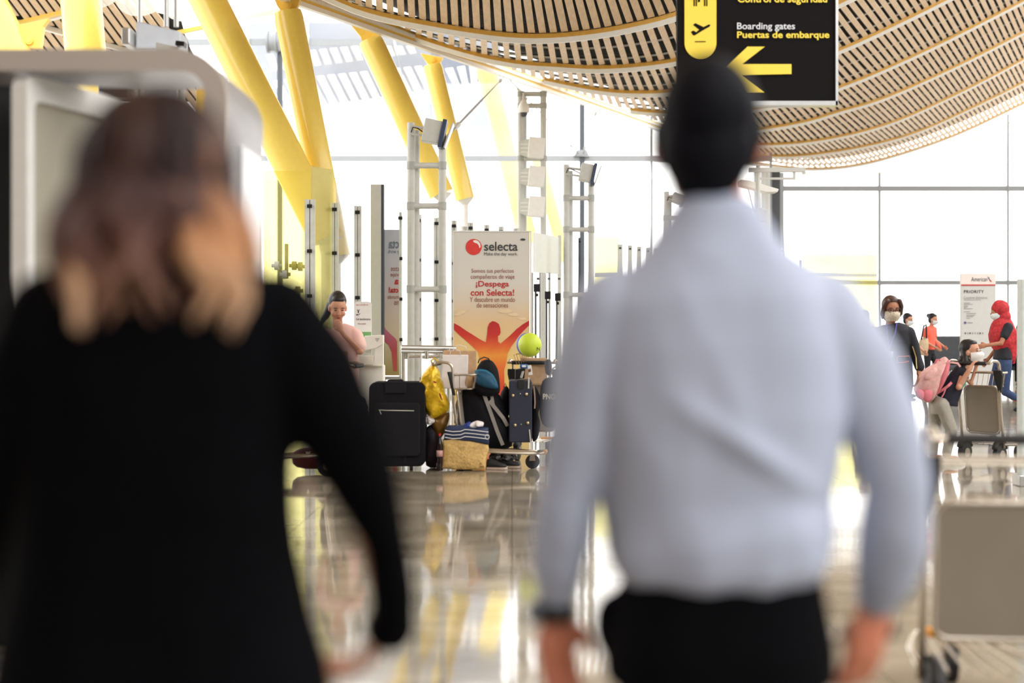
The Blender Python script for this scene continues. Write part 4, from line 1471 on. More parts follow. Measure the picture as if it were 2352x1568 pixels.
def put(o, loc, rz, label=None):
    o.location = loc
    o.rotation_euler = (0, 0, math.radians(rz))
    if label:
        o['label'] = label
    return o


tr0 = make_trolley('luggage trolley beside the girl with the pink backpack')
def at_floor(x, Y):
    return Vector(((x - CX) * Y / FPX, Y, 0))
put(tr0, at_floor(2283, 14.75), 40)
put(copy_tree(tr0), at_floor(1112, 14.08), -5, 'loaded luggage trolley carrying the white paper bag and black bags')
put(copy_tree(tr0), at_floor(1240, 15.1), 78, 'luggage trolley with the lime green ball on its handle')
put(copy_tree(tr0), at_floor(710, 13.5), 176, 'luggage trolley behind the arm of the woman in black')
put(copy_tree(tr0), at_floor(2245, 5.15), 84, 'near luggage trolley with a large grey panel beside the man\'s right arm')

# ------------------------------------------------------------------ the black suitcase
YL_ = 13.85
k = YL_ / FPX
M_nylon = mat('black nylon', (20, 20, 25), .8, var=.15, scale=60, bump=.1, spec=.25)
M_nylon2 = mat('charcoal nylon', (26, 26, 32), .8, var=.12, scale=60, spec=.25)
M_zip = mat('pale zip', (206, 204, 196), .4)
sc = thing('suitcase', 'large black soft suitcase standing upright with a pale zip', 'suitcase', at_floor(912, YL_ + .12))
a, b = P(848, 877, YL_), P(977, 1071, YL_)
cx_ = (a.x + b.x) / 2
def rr_block(x0, x1, z0, z1, r, y0, y1):
    mb = MB(); mb.prism([(x, y0, z) for x, z in round_rect(x0, x1, z0, z1, r, 6)], (0, y1 - y0, 0)); return mb
rr_block(a.x, b.x, b.z, a.z, .07, YL_, YL_ + .3).build('body', M_nylon, sc, bevel=.012)
rr_block(a.x + .05, b.x - .05, b.z + .1, a.z - .2, .04, YL_ - .035, YL_ + .01).build('front_pocket', M_nylon2, sc, bevel=.012)
band([(870, 941), (888, 942), (951, 943)], YL_ - .039, .008).build('zip', M_zip, sc)
band([(872, 941), (876, 951)], YL_ - .041, .01).build('zip_pull', M_zip, sc)
rr_block(P(884, 0, YL_).x, P(933, 0, YL_).x, P(0, 903, YL_).z, P(0, 876, YL_).z, .01, YL_ - .02, YL_ + .1).build('handle_plate', M_nylon2, sc, bevel=.006)
mb = MB(); mb.tube(bend([P(890, 878, YL_ + .03), P(892, 873, YL_ + .03), P(925, 873, YL_ + .03), P(928, 878, YL_ + .03)], .02), .009, 8); mb.build('top_handle', M_blackgloss, sc, smooth=True)
mb = MB(); mb.cyl(P(895, 872, YL_ + .05), P(924, 872, YL_ + .05), .012, 10); mb.build('telescopic_grip', mat('grey trim', (120, 124, 120), .4), sc, smooth='auto')
for x in (880, 945):
    for yo in (.04, .25):
        c = P(x, 1070, YL_ + yo); mb = MB(); mb.tube([(c.x - .015, c.y, .032), (c.x + .015, c.y, .032)], .03, 14); mb.build('wheel', M_black, sc, smooth='auto')
band([(930, 1035), (931, 1062)], YL_ - .003, .012).build('piping', M_blackgloss, sc)

# ------------------------------------------------------------------ bags around it
M_foil = mat('golden foil', (226, 184, 30), .26, .25, var=.2, scale=16, bump=.5, bscale=26)
M_redprint = mat('dark red print', (150, 36, 28), .5)
yb_ = thing('foil_bag', 'shiny yellow plastic bag hanging from the trolley handle', 'bag', P(1005, 985, 13.95))
pillow([(988, 838), (994, 834), (1001, 840), (1012, 866), (1024, 902), (1034, 940), (1020, 952), (1000, 960), (980, 954), (974, 925), (968, 905), (958, 890), (972, 860)], 13.95, .1, crump=.05, cs=11).build('bag_body', M_foil, yb_, smooth=True)
pillow([(985, 950), (1005, 955), (1030, 945), (1032, 962), (1024, 990), (1010, 1012), (996, 992), (988, 970)], 14.05, .07, crump=.03, seed=4).build('lower_bag', mat('brown foil', (128, 92, 34), .35, .3, var=.2, bump=.3), yb_, smooth=True)
mb = MB(); mb.tube([P(994, 838, 13.9), P(990, 828, 13.88), P(997, 822, 13.88), P(1004, 827, 13.9), P(1002, 838, 13.9)], .008, 6); mb.build('tied_handle', M_foil, yb_, smooth=True)
for pts in ([(988, 876), (998, 873), (1005, 880), (996, 879)], [(1008, 902), (1012, 902), (1016, 918), (1018, 922), (1010, 912)], [(972, 904), (988, 902), (986, 906), (974, 907)]):
    pillow(pts, 13.855, .006, rings=3, sub=2).build('red_print', M_redprint, yb_)
# paper bags on the first trolley
M_kraft = mat('kraft paper', (196, 160, 122), .75, var=.08, scale=20, bump=.15)
M_paperw = mat('white paper bag', (234, 228, 228), .7, var=.03, scale=20, bump=.15)
def paper_bag(name, label, x0, x1, y0, y1, Y, d, m_, handles=True, group=None, skew=0):
    t = thing(name, label, 'bag', P((x0 + x1) / 2, y1, Y + d / 2), group)
    mb = MB()
    A_, B_, C_, D_ = P(x0 + skew, y0, Y), P(x1 + skew, y0, Y), P(x1, y1, Y), P(x0, y1, Y)
    off = Vector((0, d, 0)); ins = Vector((0, d * .3, 0))
    mb.add([A_ + ins, B_ + ins, C_, D_, A_ + off - ins, B_ + off - ins, C_ + off, D_ + off], [(0, 1, 2, 3), (7, 6, 5, 4), (1, 5, 6, 2), (4, 0, 3, 7), (3, 2, 6, 7), (0, 4, 5, 1)])
    mb.build('bag_body', m_, t, bevel=.008)
    if handles:
        xm = (x0 + x1) / 2 + skew
        w = (x1 - x0) * .2
        for dy in (d * .32, d * .66):
            mb = MB(); mb.tube([P(xm - w, y0 + 3, Y + dy), P(xm - w * .9, y0 - 9, Y + dy), P(xm, y0 - 13, Y + dy), P(xm + w * .9, y0 - 9, Y + dy), P(xm + w, y0 + 3, Y + dy)], .004, 6)
            mb.build('handle', M_paperw, t, smooth=True)
    return t
paper_bag('paper_bag', 'white paper carrier bag standing in the trolley basket', 1014, 1073, 815, 892, 14.12, .14, M_paperw, skew=2)
paper_bag('paper_bag', 'brown kraft paper bag behind the white paper bag', 1018, 1094, 805, 884, 14.35, .16, M_kraft)
pillow([(1068, 862), (1090, 860), (1092, 884), (1080, 893), (1069, 888)], 14.15, .06, crump=.02).build('x', M_kraft)
o = bpy.data.objects['x']; o.name = 'bread_bag'; tag(o, 'small crumpled brown bag wedged below the blue and black backpack', 'bag')
# backpack
M_bblue = mat('teal blue nylon', (28, 84, 116), .6, var=.12, scale=50)
bk = thing('backpack', 'black backpack with a teal blue front pocket on the trolley', 'backpack', P(1120, 905, 14.1))
pillow([(1089, 902), (1091, 862), (1096, 842), (1106, 828), (1120, 824), (1133, 830), (1143, 846), (1148, 872), (1149, 905), (1120, 912)], 14.1, .1, crump=.01).build('main_compartment', M_nylon, bk, smooth=True)
pillow([(1090, 852), (1100, 847), (1116, 848), (1132, 858), (1141, 874), (1146, 893), (1128, 892), (1108, 888), (1093, 880)], 14.03, .09, crump=.01).build('front_pocket', M_bblue, bk, smooth=True)
band([(1090, 853), (1102, 849), (1117, 851), (1131, 861), (1140, 877)], [13.96, 13.945, 13.94, 13.945, 13.96], .014, .006).build('pocket_piping', mat('bright teal', (40, 128, 166), .5), bk)
mb = MB(); mb.tube([P(1098, 834, 14.05), P(1101, 825, 14.05), P(1112, 820, 14.05), P(1122, 823, 14.05), P(1126, 830, 14.05)], .007, 6); mb.build('carry_loop', M_black, bk, smooth=True)
# big black travel bag with grey straps
dbg = thing('travel_bag', 'bulky black travel bag with two grey webbing straps', 'bag', P(1115, 1032, 14.3))
pillow([(1051, 905), (1064, 892), (1098, 886), (1128, 890), (1148, 908), (1166, 944), (1177, 985), (1179, 1028), (1130, 1038), (1066, 1036), (1049, 985)], 14.3, .2, crump=.02).build('bag_body', M_nylon, dbg, smooth=True)
M_web = mat('grey webbing', (150, 144, 138), .7)
band([(1106, 887), (1112, 906), (1128, 950), (1142, 990), (1155, 1022)], [14.15, 14.1, 14.085, 14.09, 14.12], .036).build('strap', M_web, dbg)
band([(1126, 893), (1130, 912), (1133, 930)], [14.16, 14.12, 14.1], .03).build('strap', M_web, dbg)
band([(1124, 920), (1140, 940), (1156, 960), (1166, 978)], [14.1, 14.095, 14.11, 14.15], .036).build('strap', M_web, dbg)
mb = MB(); mb.tube(bend([P(1046, 972, 14.06), P(1048, 925, 14.06), P(1057, 897, 14.06)], .1), .012, 8); mb.build('frame_tube', M_tube, dbg, smooth=True)
rs = thing('rucksack', 'black rucksack squeezed between the travel bag and the navy suitcase', 'bag', P(1160, 960, 14.5))
pillow([(1148, 905), (1160, 885), (1170, 890), (1172, 950), (1160, 965), (1146, 940)], 14.5, .1).build('bag_body', M_nylon2, rs, smooth=True)
mb = MB(); mb.tube([P(1157, 890, 14.42), P(1160, 880, 14.42), P(1164, 889, 14.42)], .006, 6); mb.build('carry_loop', mat('red cord', (170, 40, 36), .6), rs, smooth=True)
# navy suitcase seen from its base
ns = thing('suitcase', 'navy suitcase on end showing its base with four brass studs', 'suitcase', P(1200, 1018, 14.2))
M_navy = mat('navy fabric', (44, 48, 66), .7, var=.1, scale=60)
a, b = P(1169, 874, 14.1), P(1222, 1016, 14.1)
rr_block(a.x, b.x, b.z, a.z, .02, 14.1, 14.55).build('body', M_navy, ns, bevel=.012)
for x, y in ((1178, 908), (1209, 905), (1183, 976), (1212, 971)):
    c = P(x, y, 14.09); mb = MB(); mb.ell(c, (.017, .014, .017), 12, 8); mb.build('stud', mat('brass stud', (214, 196, 158), .25, .8), ns, smooth=True)
for x, y in ((1195, 904), (1197, 974)):
    c = P(x, y, 14.09); mb = MB(); mb.ell(c, (.006, .008, .006), 8, 6); mb.build('rivet', M_zip, ns, smooth=True)
rr_block(P(1190, 0, 14.1).x, P(1204, 0, 14.1).x, P(0, 892, 14.1).z, P(0, 873, 14.1).z, .006, 14.085, 14.11).build('label_slot', M_black, ns)
pillow([(1222, 884), (1232, 888), (1240, 905), (1241, 930), (1236, 950), (1241, 975), (1238, 1000), (1230, 1014), (1220, 1014)], 14.25, .1, crump=.02).build('side_pocket', M_nylon2, ns, smooth=True)
band([(1226, 886), (1228, 905), (1229, 925), (1228, 938)], 14.13, .012).build('zip', mat('copper zip', (176, 150, 130), .4), ns)
band([(1215, 866), (1214, 892)], 14.085, .014).build('strap_end', M_zip, ns)
band([(1216, 986), (1219, 1016)], 14.085, .012).build('strap_end', M_zip, ns)
# bag with white letters
pb = thing('sports_bag', 'black sports bag with white letters hanging at the right of the trolley', 'bag', P(1262, 985, 14.2))
pillow([(1243, 872), (1270, 862), (1290, 880), (1292, 940), (1284, 975), (1262, 985), (1244, 976), (1238, 930)], 14.22, .1, crump=.02).build('bag_body', M_nylon, pb, smooth=True)
lettering('PNO', (1247, 904, 1275, 917), 14.1, M_zip, pb, bold=.02)
band([(1262, 868), (1270, 845), (1280, 840)], 14.2, .014).build('strap', M_web, pb)
cb = thing('clutter_bag', 'dark rolled bag on the trolley handle behind the lime ball', 'bag', P(1258, 860, 14.5))
pillow([(1250, 826), (1266, 824), (1268, 850), (1262, 864), (1252, 858)], 14.45, .06).build('bag_body', M_black, cb, smooth=True)
kb = paper_bag('paper_bag', 'brown kraft bag in the basket under the lime green ball', 1196, 1256, 822, 882, 14.62, .14, M_kraft, handles=False)
for i in range(4):
    mb = MB(); mb.tube([P(1188 + i * 5, 838 - i * 2, 14.6), P(1180 + i * 6, 815 - i * 3, 14.6), P(1196 + i * 4, 812, 14.6), P(1200 + i * 3, 830, 14.6)], .004, 5); mb.build('string_handle', M_kraft, kb, smooth=True)
bb = thing('snack_tube', 'small blue packet sticking out above the navy suitcase', 'packet', P(1203, 850, 14.3))
mb = MB(); mb.rbox(P(1203, 841, 14.3), (.08, .05, .045), .014); mb.build('packet_body', mat('bright blue', (24, 104, 176), .35), bb)
flat([(1199, 838), (1208, 838), (1208, 843), (1199, 843)], 14.272, M_white, bb, 'white_mark', .001)
bx = thing('carton', 'small white carton beside the blue packet', 'carton', P(1217, 862, 14.32))
mb = MB(); mb.rbox(P(1217, 850, 14.32), (.04, .05, .1), .004, Matrix.Rotation(math.radians(-8), 3, 'Y')); mb.build('carton_body', M_white, bx)
flat([(1213, 848), (1219, 846), (1220, 853), (1214, 855)], 14.29, mat('brown print', (130, 80, 60), .6), bx, 'brown_mark', .001)
bkx = thing('camera_case', 'small black case on the trolley left of the blue packet', 'case', P(1194, 870, 14.25))
mb = MB(); mb.prism([P(1183, 848, 14.2), P(1207, 845, 14.2), P(1205, 869, 14.2), P(1183, 871, 14.2)], (0, .12, 0)); mb.build('case_body', M_blackgloss, bkx, bevel=.008)
band([(1203, 852), (1198, 868)], 14.19, .012).build('case_strap', M_zip, bkx)
band([(1200, 852), (1195, 867)], 14.19, .006).build('case_strap', M_zip, bkx)
# ball
bl = thing('balloon', 'lime green ball with a blue back resting on the trolley handle', 'ball', P(1216, 820, 14.3))
mb = MB(); mb.ell(P(1217, 792, 14.3), (.118, .118, .122), 28, 18); mb.build('lime_half', mat('lime rubber', (200, 222, 62), .45, var=.03), bl, smooth=True)
mb = MB(); mb.ell(P(1212, 791, 14.42), (.116, .1, .12), 28, 18); mb.build('blue_half', mat('blue rubber', (70, 84, 190), .45, var=.03), bl, smooth=True)
lettering('N', (1233, 797, 1240, 805), 14.2, M_char, bl, bold=.02)
# straw tote
tt = thing('tote_bag', 'straw coloured tote bag with a navy striped top on the floor', 'bag', at_floor(1066, 13.9))
M_straw = mat('woven straw', (214, 178, 112), .7, var=.16, scale=34, bump=.6, bscale=40)
M_tnavy = mat('tote navy', (36, 52, 86), .65, var=.08)
pillow([(1017, 1008), (1040, 1004), (1080, 1008), (1122, 1018), (1123, 1030), (1117, 1056), (1115, 1077), (1060, 1077), (1012, 1075), (1016, 1046)], 13.9, .12, crump=.02, cs=12, flatness=6, soft=0).build('straw_body', M_straw, tt, smooth=True)
pillow([(1022, 982), (1030, 977), (1058, 976), (1090, 982), (1122, 982), (1124, 1019), (1080, 1012), (1040, 1007), (1020, 1008)], 13.895, .115, crump=.015, cs=12, flatness=6, soft=0).build('navy_top', M_tnavy, tt, smooth=True)
for y in (985, 993, 1001):
    band([(1022, y + 3), (1040, y + 6), (1058, y + 5), (1068, y + 1), (1090, y + 3), (1122, y + 7)], [13.775, 13.768, 13.765, 13.765, 13.768, 13.775], .007).build('white_stripe', M_white, tt)
ring = [P(1119 + 4.5 * math.cos(t), 1003 + 5.5 * math.sin(t), 13.79) for t in np.linspace(0, 2 * math.pi, 16, endpoint=False)]
MB().tube(ring, .004, 5, closed=True).build('round_mark', M_zip, tt)
lettering('DO\nTRAVEL', (1101, 1062, 1113, 1074), 13.775, mat('dark brown print', (92, 60, 30), .6), tt, bold=.02)
pillow([(1077, 974), (1086, 969), (1098, 966), (1112, 971), (1110, 980), (1090, 982), (1078, 980)], 13.86, .05, crump=.03, cs=20).build('x', M_paperw)
o = bpy.data.objects['x']; o.name = 'crumpled_tissue'; tag(o, 'crumpled white cloth poking out of the straw tote', 'cloth')
pillow([(1060, 982), (1068, 972), (1082, 966), (1080, 980), (1070, 988)], 13.84, .04, crump=.02, cs=20).build('x', mat('royal blue cloth', (32, 58, 140), .7))
o = bpy.data.objects['x']; o.name = 'blue_cloth'; tag(o, 'royal blue cloth poking out of the straw tote', 'cloth')
# cola bottle
ct = thing('bottle', 'dark cola bottle with a red cap beside the straw tote', 'bottle', at_floor(1010, 13.82))
def lathe(c, prof, n=18):
    mb = MB(); mb.rings([[Vector((c[0] + r * math.cos(a), c[1] + r * math.sin(a), z)) for a in [2 * math.pi * q / n for q in range(n)]] for r, z in prof]); return mb
c = at_floor(1010, 13.82)
lathe(c, [(.026, .004), (.032, .012), (.032, .1), (.030, .13), (.032, .16), (.032, .23), (.028, .27), (.016, .31), (.012, .33), (.012, .345)]).build('bottle_body', mat('cola brown glass', (34, 20, 18), .1, var=.05), ct, smooth=True)
lathe(c, [(.0325, .14), (.0325, .2)]).build('label_band', mat('pink label', (206, 160, 156), .5), ct, smooth=True)
lathe(c, [(.014, .342), (.014, .362)]).build('cap', M_red, ct, smooth='auto')
# shoes and a black plastic bag under the trolley
M_shoe = mat('black shoe fabric', (28, 30, 38), .6)
M_sole = mat('beige sole', (190, 170, 156), .7)
def shoe(label, x, Y, rz, m_, ms, L=.27, group='shoes'):
    t = thing('shoe', label, 'shoe', at_floor(x, Y), group)
    o_ = at_floor(x, Y); R = Matrix.Rotation(math.radians(rz), 3, 'Z')
    def ring(u, w, z0, z1):
        return [o_ + R @ Vector((u, a, z)) for a, z in ((-w, z0), (w, z0), (w * 1.0, z0 + (z1 - z0) * .5), (w * .55, z1), (-w * .55, z1), (-w, z0 + (z1 - z0) * .5))]
    mb = MB(); mb.rings([ring(u * L, w, .028, z) for u, w, z in ((-.5, .026, .075), (-.46, .034, .1), (-.25, .036, .105), (-.05, .038, .09), (.2, .044, .065), (.4, .04, .055), (.5, .02, .04))]); mb.build('upper', m_, t, smooth=True)
    mb = MB(); mb.rings([ring(u * L, w, .003, .032) for u, w in ((-.52, .024), (-.48, .036), (-.2, .036), (.2, .047), (.42, .042), (.53, .016))]); mb.build('sole', ms, t, smooth='auto')
    return t
shoe('black shoe with a beige sole lying beside the straw tote', 1141, 13.95, -8, M_shoe, M_sole, .2)
shoe('black shoe with a beige sole nearest the trolley wheel', 1172, 14.1, -14, M_shoe, M_sole, .2)
gb = tag(pillow([(1122, 1044), (1135, 1036), (1170, 1034), (1188, 1040), (1190, 1056), (1160, 1062), (1128, 1060)], 14.15, .08, crump=.05, cs=16).build('plastic_bag', mat('shiny black plastic', (16, 16, 18), .18)), 'shiny black plastic bag lying above the two shoes', 'bag')
db2 = tag(pillow([(976, 985), (990, 972), (1004, 978), (1012, 1010), (1012, 1076), (976, 1076)], 14.1, .12, crump=.02).build('tote_bag', mat('dark plum cloth', (36, 26, 36), .7)), 'dark plum coloured bag between the black suitcase and the bottle', 'bag')
tag(pillow([(977, 958), (984, 952), (996, 958), (1000, 970), (988, 975), (978, 972)], 13.95, .03, crump=.03, cs=25).build('paper_scrap', M_paperw), 'crumpled pale paper tucked under the yellow plastic bag', 'paper')
# items on the left trolley
rb = thing('suitcase', 'dark red holdall low on the trolley behind the woman\'s arm', 'bag', at_floor(715, 13.7))
pillow([(672, 1040), (690, 1030), (735, 1028), (758, 1040), (762, 1076), (674, 1076)], 13.7, .14, crump=.02).build('bag_body', mat('dark red nylon', (88, 18, 22), .6, var=.1), rb, smooth=True)
flat([(701, 1038), (713, 1037), (708, 1052)], 13.555, M_zip, rb, 'pale_tag', .002)
ob = tag(pillow([(735, 905), (760, 895), (800, 900), (842, 912), (846, 960), (846, 1020), (770, 1030), (735, 1000)], 13.75, .14, crump=.02).build('duffel_bag', M_nylon), 'black duffel bag stacked on the trolley left of the black suitcase', 'bag')
rd = thing('red_bag', 'small dark red bag with a black handle left of the suitcase', 'bag', P(836, 965, 13.6))
pillow([(824, 938), (836, 934), (848, 940), (848, 968), (826, 966)], 13.62, .06).build('bag_body', mat('dark red nylon', (88, 18, 22), .6), rd, smooth=True)
mb = MB(); mb.tube([P(827, 938, 13.58), P(829, 928, 13.58), P(842, 928, 13.58), P(845, 938, 13.58)], .012, 8); mb.build('handle', M_black, rd, smooth=True)
paper_bag('paper_bag', 'brown paper bag standing in front of the woman in pink', 748, 797, 806, 890, 13.42, .16, mat('brown paper', (164, 128, 92), .75, var=.12, scale=18, bump=.2), handles=False)
# ------------------------------------------------------------------ figures
M_skin = mat('skin warm', (206, 150, 122), .55, var=.05, scale=30)
M_skin2 = mat('skin tan', (178, 122, 94), .55, var=.05, scale=30)
M_skin3 = mat('skin ruddy', (196, 120, 92), .55, var=.05, scale=30)
M_hairblk = mat('black hair', (26, 22, 24), .45, var=.2, scale=60, stretch=(1, 1, .2))
M_hairbrn = mat('brown hair', (70, 44, 36), .45, var=.2, scale=60, stretch=(1, 1, .2))
M_eye = mat('eye dark', (40, 28, 24), .3)
M_lip = mat('lips', (168, 86, 78), .5)
M_mask = mat('surgical mask', (222, 232, 236), .7, var=.02)


def limb(mb, pts, rad, n=14):
    """a rounded tapering limb"""
    pts = [Vector(p) for p in pts]
    mb.tube(pts, list(rad), n)
    mb.ell(pts[0], (rad[0],) * 3 if not isinstance(rad[0], tuple) else (min(rad[0]),) * 3, 12, 8)
    mb.ell(pts[-1], (rad[-1],) * 3 if not isinstance(rad[-1], tuple) else (min(rad[-1]),) * 3, 12, 8)
    for p, r in zip(pts[1:-1], rad[1:-1]):
        rr = r if not isinstance(r, tuple) else min(r)
        mb.ell(p, (rr, rr, rr), 12, 8)
    return mb


def trunk(mb, spec, side=Vector((1, 0, 0)), n=24, power=2.2):
    """rings along a spine: (centre, half width along side, half depth)"""
    cs = [Vector(c) for c, _, _ in spec]
    rings = []
    for i, (c, w, d) in enumerate(spec):
        t = (cs[min(i + 1, len(cs) - 1)] - cs[max(i - 1, 0)]).normalized()
        s = (side - t * side.dot(t)).normalized()
        f = t.cross(s)
        ring = []
        for k in range(n):
            a = 2 * math.pi * k / n
            ca, sa = math.cos(a), math.sin(a)
            ring.append(Vector(c) + s * (w * math.copysign(abs(ca) ** (2 / power), ca)) + f * (d * math.copysign(abs(sa) ** (2 / power), sa)))
        rings.append(ring)
    return mb.rings(rings)


def hand(mb, wrist, d, pn, thumb, L=.17, curl=.5, w=.038):
    """palm, four bent fingers and a thumb; d points to the fingertips, pn out of the palm, thumb to the thumb side"""
    wrist = Vector(wrist)
    d = Vector(d).normalized()
    pn = Vector(pn)
    pn = (pn - d * pn.dot(d)).normalized()
    t = Vector(thumb)
    t = (t - d * t.dot(d) - pn * t.dot(pn)).normalized()
    pl = L * .5
    R = Matrix((t, d, pn)).transposed()
    mb.ell(wrist + d * pl * .52, (w, pl * .62, w * .42), 14, 10, R)
    fr = w * .235
    for i, (o, ln) in enumerate(((.72, .46), (.25, .52), (-.24, .49), (-.7, .38))):
        p = wrist + d * (pl * .92) + t * (w * o)
        pts, rad = [p - d * .01], [fr * 1.1]
        a = .12
        for j, seg in enumerate((.45, .32, .23)):
            a += curl * (.5 if j == 0 else .9)
            p = p + (d * math.cos(a) + pn * math.sin(a)) * (L * ln * seg)
            pts.append(p)
            rad.append(fr * (1.0, .92, .78)[j])
        limb(mb, pts, rad, 8)
    p = wrist + d * pl * .22 + t * w * .7
    q = p + (d * .65 + t * .6 + pn * .3).normalized() * (L * .2)
    r = q + (d * .85 + t * .1 + pn * (.3 + curl * .3)).normalized() * (L * .18)
    limb(mb, [p, q, r], [fr * 1.35, fr * 1.15, fr * .9], 8)
    return mb


class Head:
    def __init__(self, c, f, scale=1.0, tilt=0.0, roll=0.0):
        self.c = Vector(c)
        f = Vector(f).normalized()
        s = f.cross(Vector((0, 0, 1))).normalized()
        u = s.cross(f)
        R = Matrix.Rotation(roll, 3, f)
        self.f, self.s, self.u = f, R @ s, R @ u
        self.k = scale

    def at(self, s, f, u):
        return self.c + (self.s * s + self.f * f + self.u * u) * self.k

    def rot(self):
        return Matrix((self.s, self.f, self.u)).transposed()

    def skin(self, mb):
        k, R = self.k, self.rot()
        E = lambda s, f, u, r: mb.ell(self.at(s, f, u), tuple(x * k for x in r), 18, 12, R)
        E(0, -.012, .03, (.072, .092, .085))
        E(0, .012, -.03, (.062, .075, .085))
        E(0, .04, -.082, (.042, .04, .035))
        E(0, .088, -.012, (.011, .016, .024))
        E(0, .096, -.028, (.015, .014, .011))
        for q in (-1, 1):
            E(q * .074, -.008, -.012, (.011, .02, .031))
            E(q * .038, .062, -.035, (.026, .022, .026))
        E(0, .074, -.062, (.026, .014, .012))
        return mb

    def face(self, parent, brow=True, mouth=True, m_hair=None):
        R = self.rot()
        k = self.k
        for q in (-1, 1):
            mb = MB(); mb.ell(self.at(q * .031, .082, .006), (.012 * k, .006 * k, .006 * k), 10, 6, R); mb.build('eye', M_eye, parent, smooth=True)
            if brow:
                mb = MB(); mb.ell(self.at(q * .033, .084, .026), (.018 * k, .006 * k, .004 * k), 10, 6, R); mb.build('eyebrow', m_hair or M_hairblk, parent, smooth=True)
        if mouth:
            mb = MB(); mb.ell(self.at(0, .089, -.062), (.022 * k, .006 * k, .007 * k), 10, 6, R); mb.build('mouth', M_lip, parent, smooth=True)

    def mask(self, m_, parent):
        k = self.k
        rows = []
        for u in (-.009, -.028, -.048, -.072, -.1):
            row = []
            for j in range(13):
                a = math.radians(-78 + 13 * j)
                bul = .112 if u > -.02 else (.127 if u > -.06 else .105)
                if u < -.09:
                    bul = .082
                row.append(self.at(math.sin(a) * (.074 if u > -.09 else .056), math.cos(a) * bul + (.004 if abs(a) < .3 and -.06 < u < 0 else 0), u + (.01 * math.cos(a) ** 4 if u > 0 else 0)))
            rows.append(row)
        vs_ = [p for r in rows for p in r]
        n = 13
        mb = MB()
        fs = [(i * n + j, i * n + j + 1, (i + 1) * n + j + 1, (i + 1) * n + j) for i in range(4) for j in range(12)]
        mb.add(vs_, fs)
        inner = [p - (p - self.c).normalized() * .004 * k for p in vs_]
        mb.add(inner, [tuple(reversed(f)) for f in fs])
        o = mb.build('face_mask', m_, parent, smooth=True, recalc=False)
        for q in (-1, 1):
            mb = MB(); mb.tube([self.at(q * .072, .025, -.005), self.at(q * .08, -.01, .005)], .002 * k, 5)
            mb.tube([self.at(q * .055, .02, -.095), self.at(q * .08, -.015, -.03)], .002 * k, 5)
            mb.build('ear_loop', m_, o)
        return o

    def cap(self, mb, grow=1.12, down=.0):
        k, R = self.k, self.rot()
        mb.ell(self.at(0, -.04, .05), (.073 * k * grow, .086 * k * grow, .08 * k * grow), 20, 12, R)
        mb.ell(self.at(0, .012, .088), (.058 * k, .052 * k, .034 * k), 14, 8, R)
        mb.ell(self.at(0, -.05, -.01 - down), (.068 * k * grow, .06 * k * grow, .08 * k * grow), 18, 12, R)
        return mb


def folds(amp, sx=6.0, sz=2.2, seed=0.0):
    def fn(co, n):
        a = noise.noise(Vector((co.x * sx + co.z * 2.5 + seed, co.y * sx, co.z * sz - co.x * 1.2)))
        b = noise.noise(Vector((co.x * sx * 2.1 + seed, co.y * sx * 2, co.z * sz * 2.4)))
        return co + n * (amp * (1 - 2 * abs(a)) + amp * .35 * b)
    return fn


# ------------------------------------------------------------------ the man in the white shirt, seen from behind
YM = 2.35
M_shirt = mat('pale blue white shirt', (178, 186, 208), .8, var=.03, scale=8, spec=.2)
M_trous = mat('black trousers', (8, 8, 12), .9, var=.1, scale=40, spec=.08)
pm = lambda x, y, dy=0.0: P(x, y, YM) + Vector((0, dy, 0))
km = YM / FPX
man = thing('person', 'man in a pale shirt and black trousers seen from behind', 'person', at_floor(1650, YM))
mb = MB()
hd = Head(pm(1630, 318, .02), (.16, 1, .02), 1.13, roll=math.radians(2))
hd.skin(mb)
limb(mb, [pm(1636, 395, .02), pm(1641, 470, .0), pm(1644, 560, .0)], [.054, .055, .07])
trunk(mb, [(pm(1645, 600), .12, .06), (pm(1648, 700), .17, .09), (pm(1650, 950), .16, .1), (pm(1650, 1200), .14, .095), (pm(1655, 1400), .15, .1), (pm(1655, 1520), .14, .09)])
limb(mb, [pm(1405, 720), pm(1335, 1030, -.01), pm(1282, 1385, .05), pm(1276, 1430, .06)], [.045, .036, .026, .025])
limb(mb, [pm(1905, 740), pm(2045, 1080, -.02), pm(2040, 1380, .06), pm(2025, 1420, .08)], [.045, .036, .026, .025])
hand(mb, pm(1276, 1425, .06), (.06, .05, -1), (.6, -.8, .1), (.8, .6, 0), L=.19, curl=.4, w=.044)
hand(mb, pm(2024, 1410, .07), (-.1, .1, -1), (-.5, .85, .1), (.85, .5, 0), L=.2, curl=.55, w=.046)
for s, xx in ((-1, 1555), (1, 1755)):
    hp = pm(xx, 1500)
    limb(mb, [hp, Vector((hp.x, YM + .02, .5)), Vector((hp.x, YM, .09))], [.075, .05, .036])
    mb.ell(Vector((hp.x, YM + .07, .05)), (.04, .12, .04), 12, 8)
mb.blob('body', M_skin3, man, voxel=.007, smooth=5)
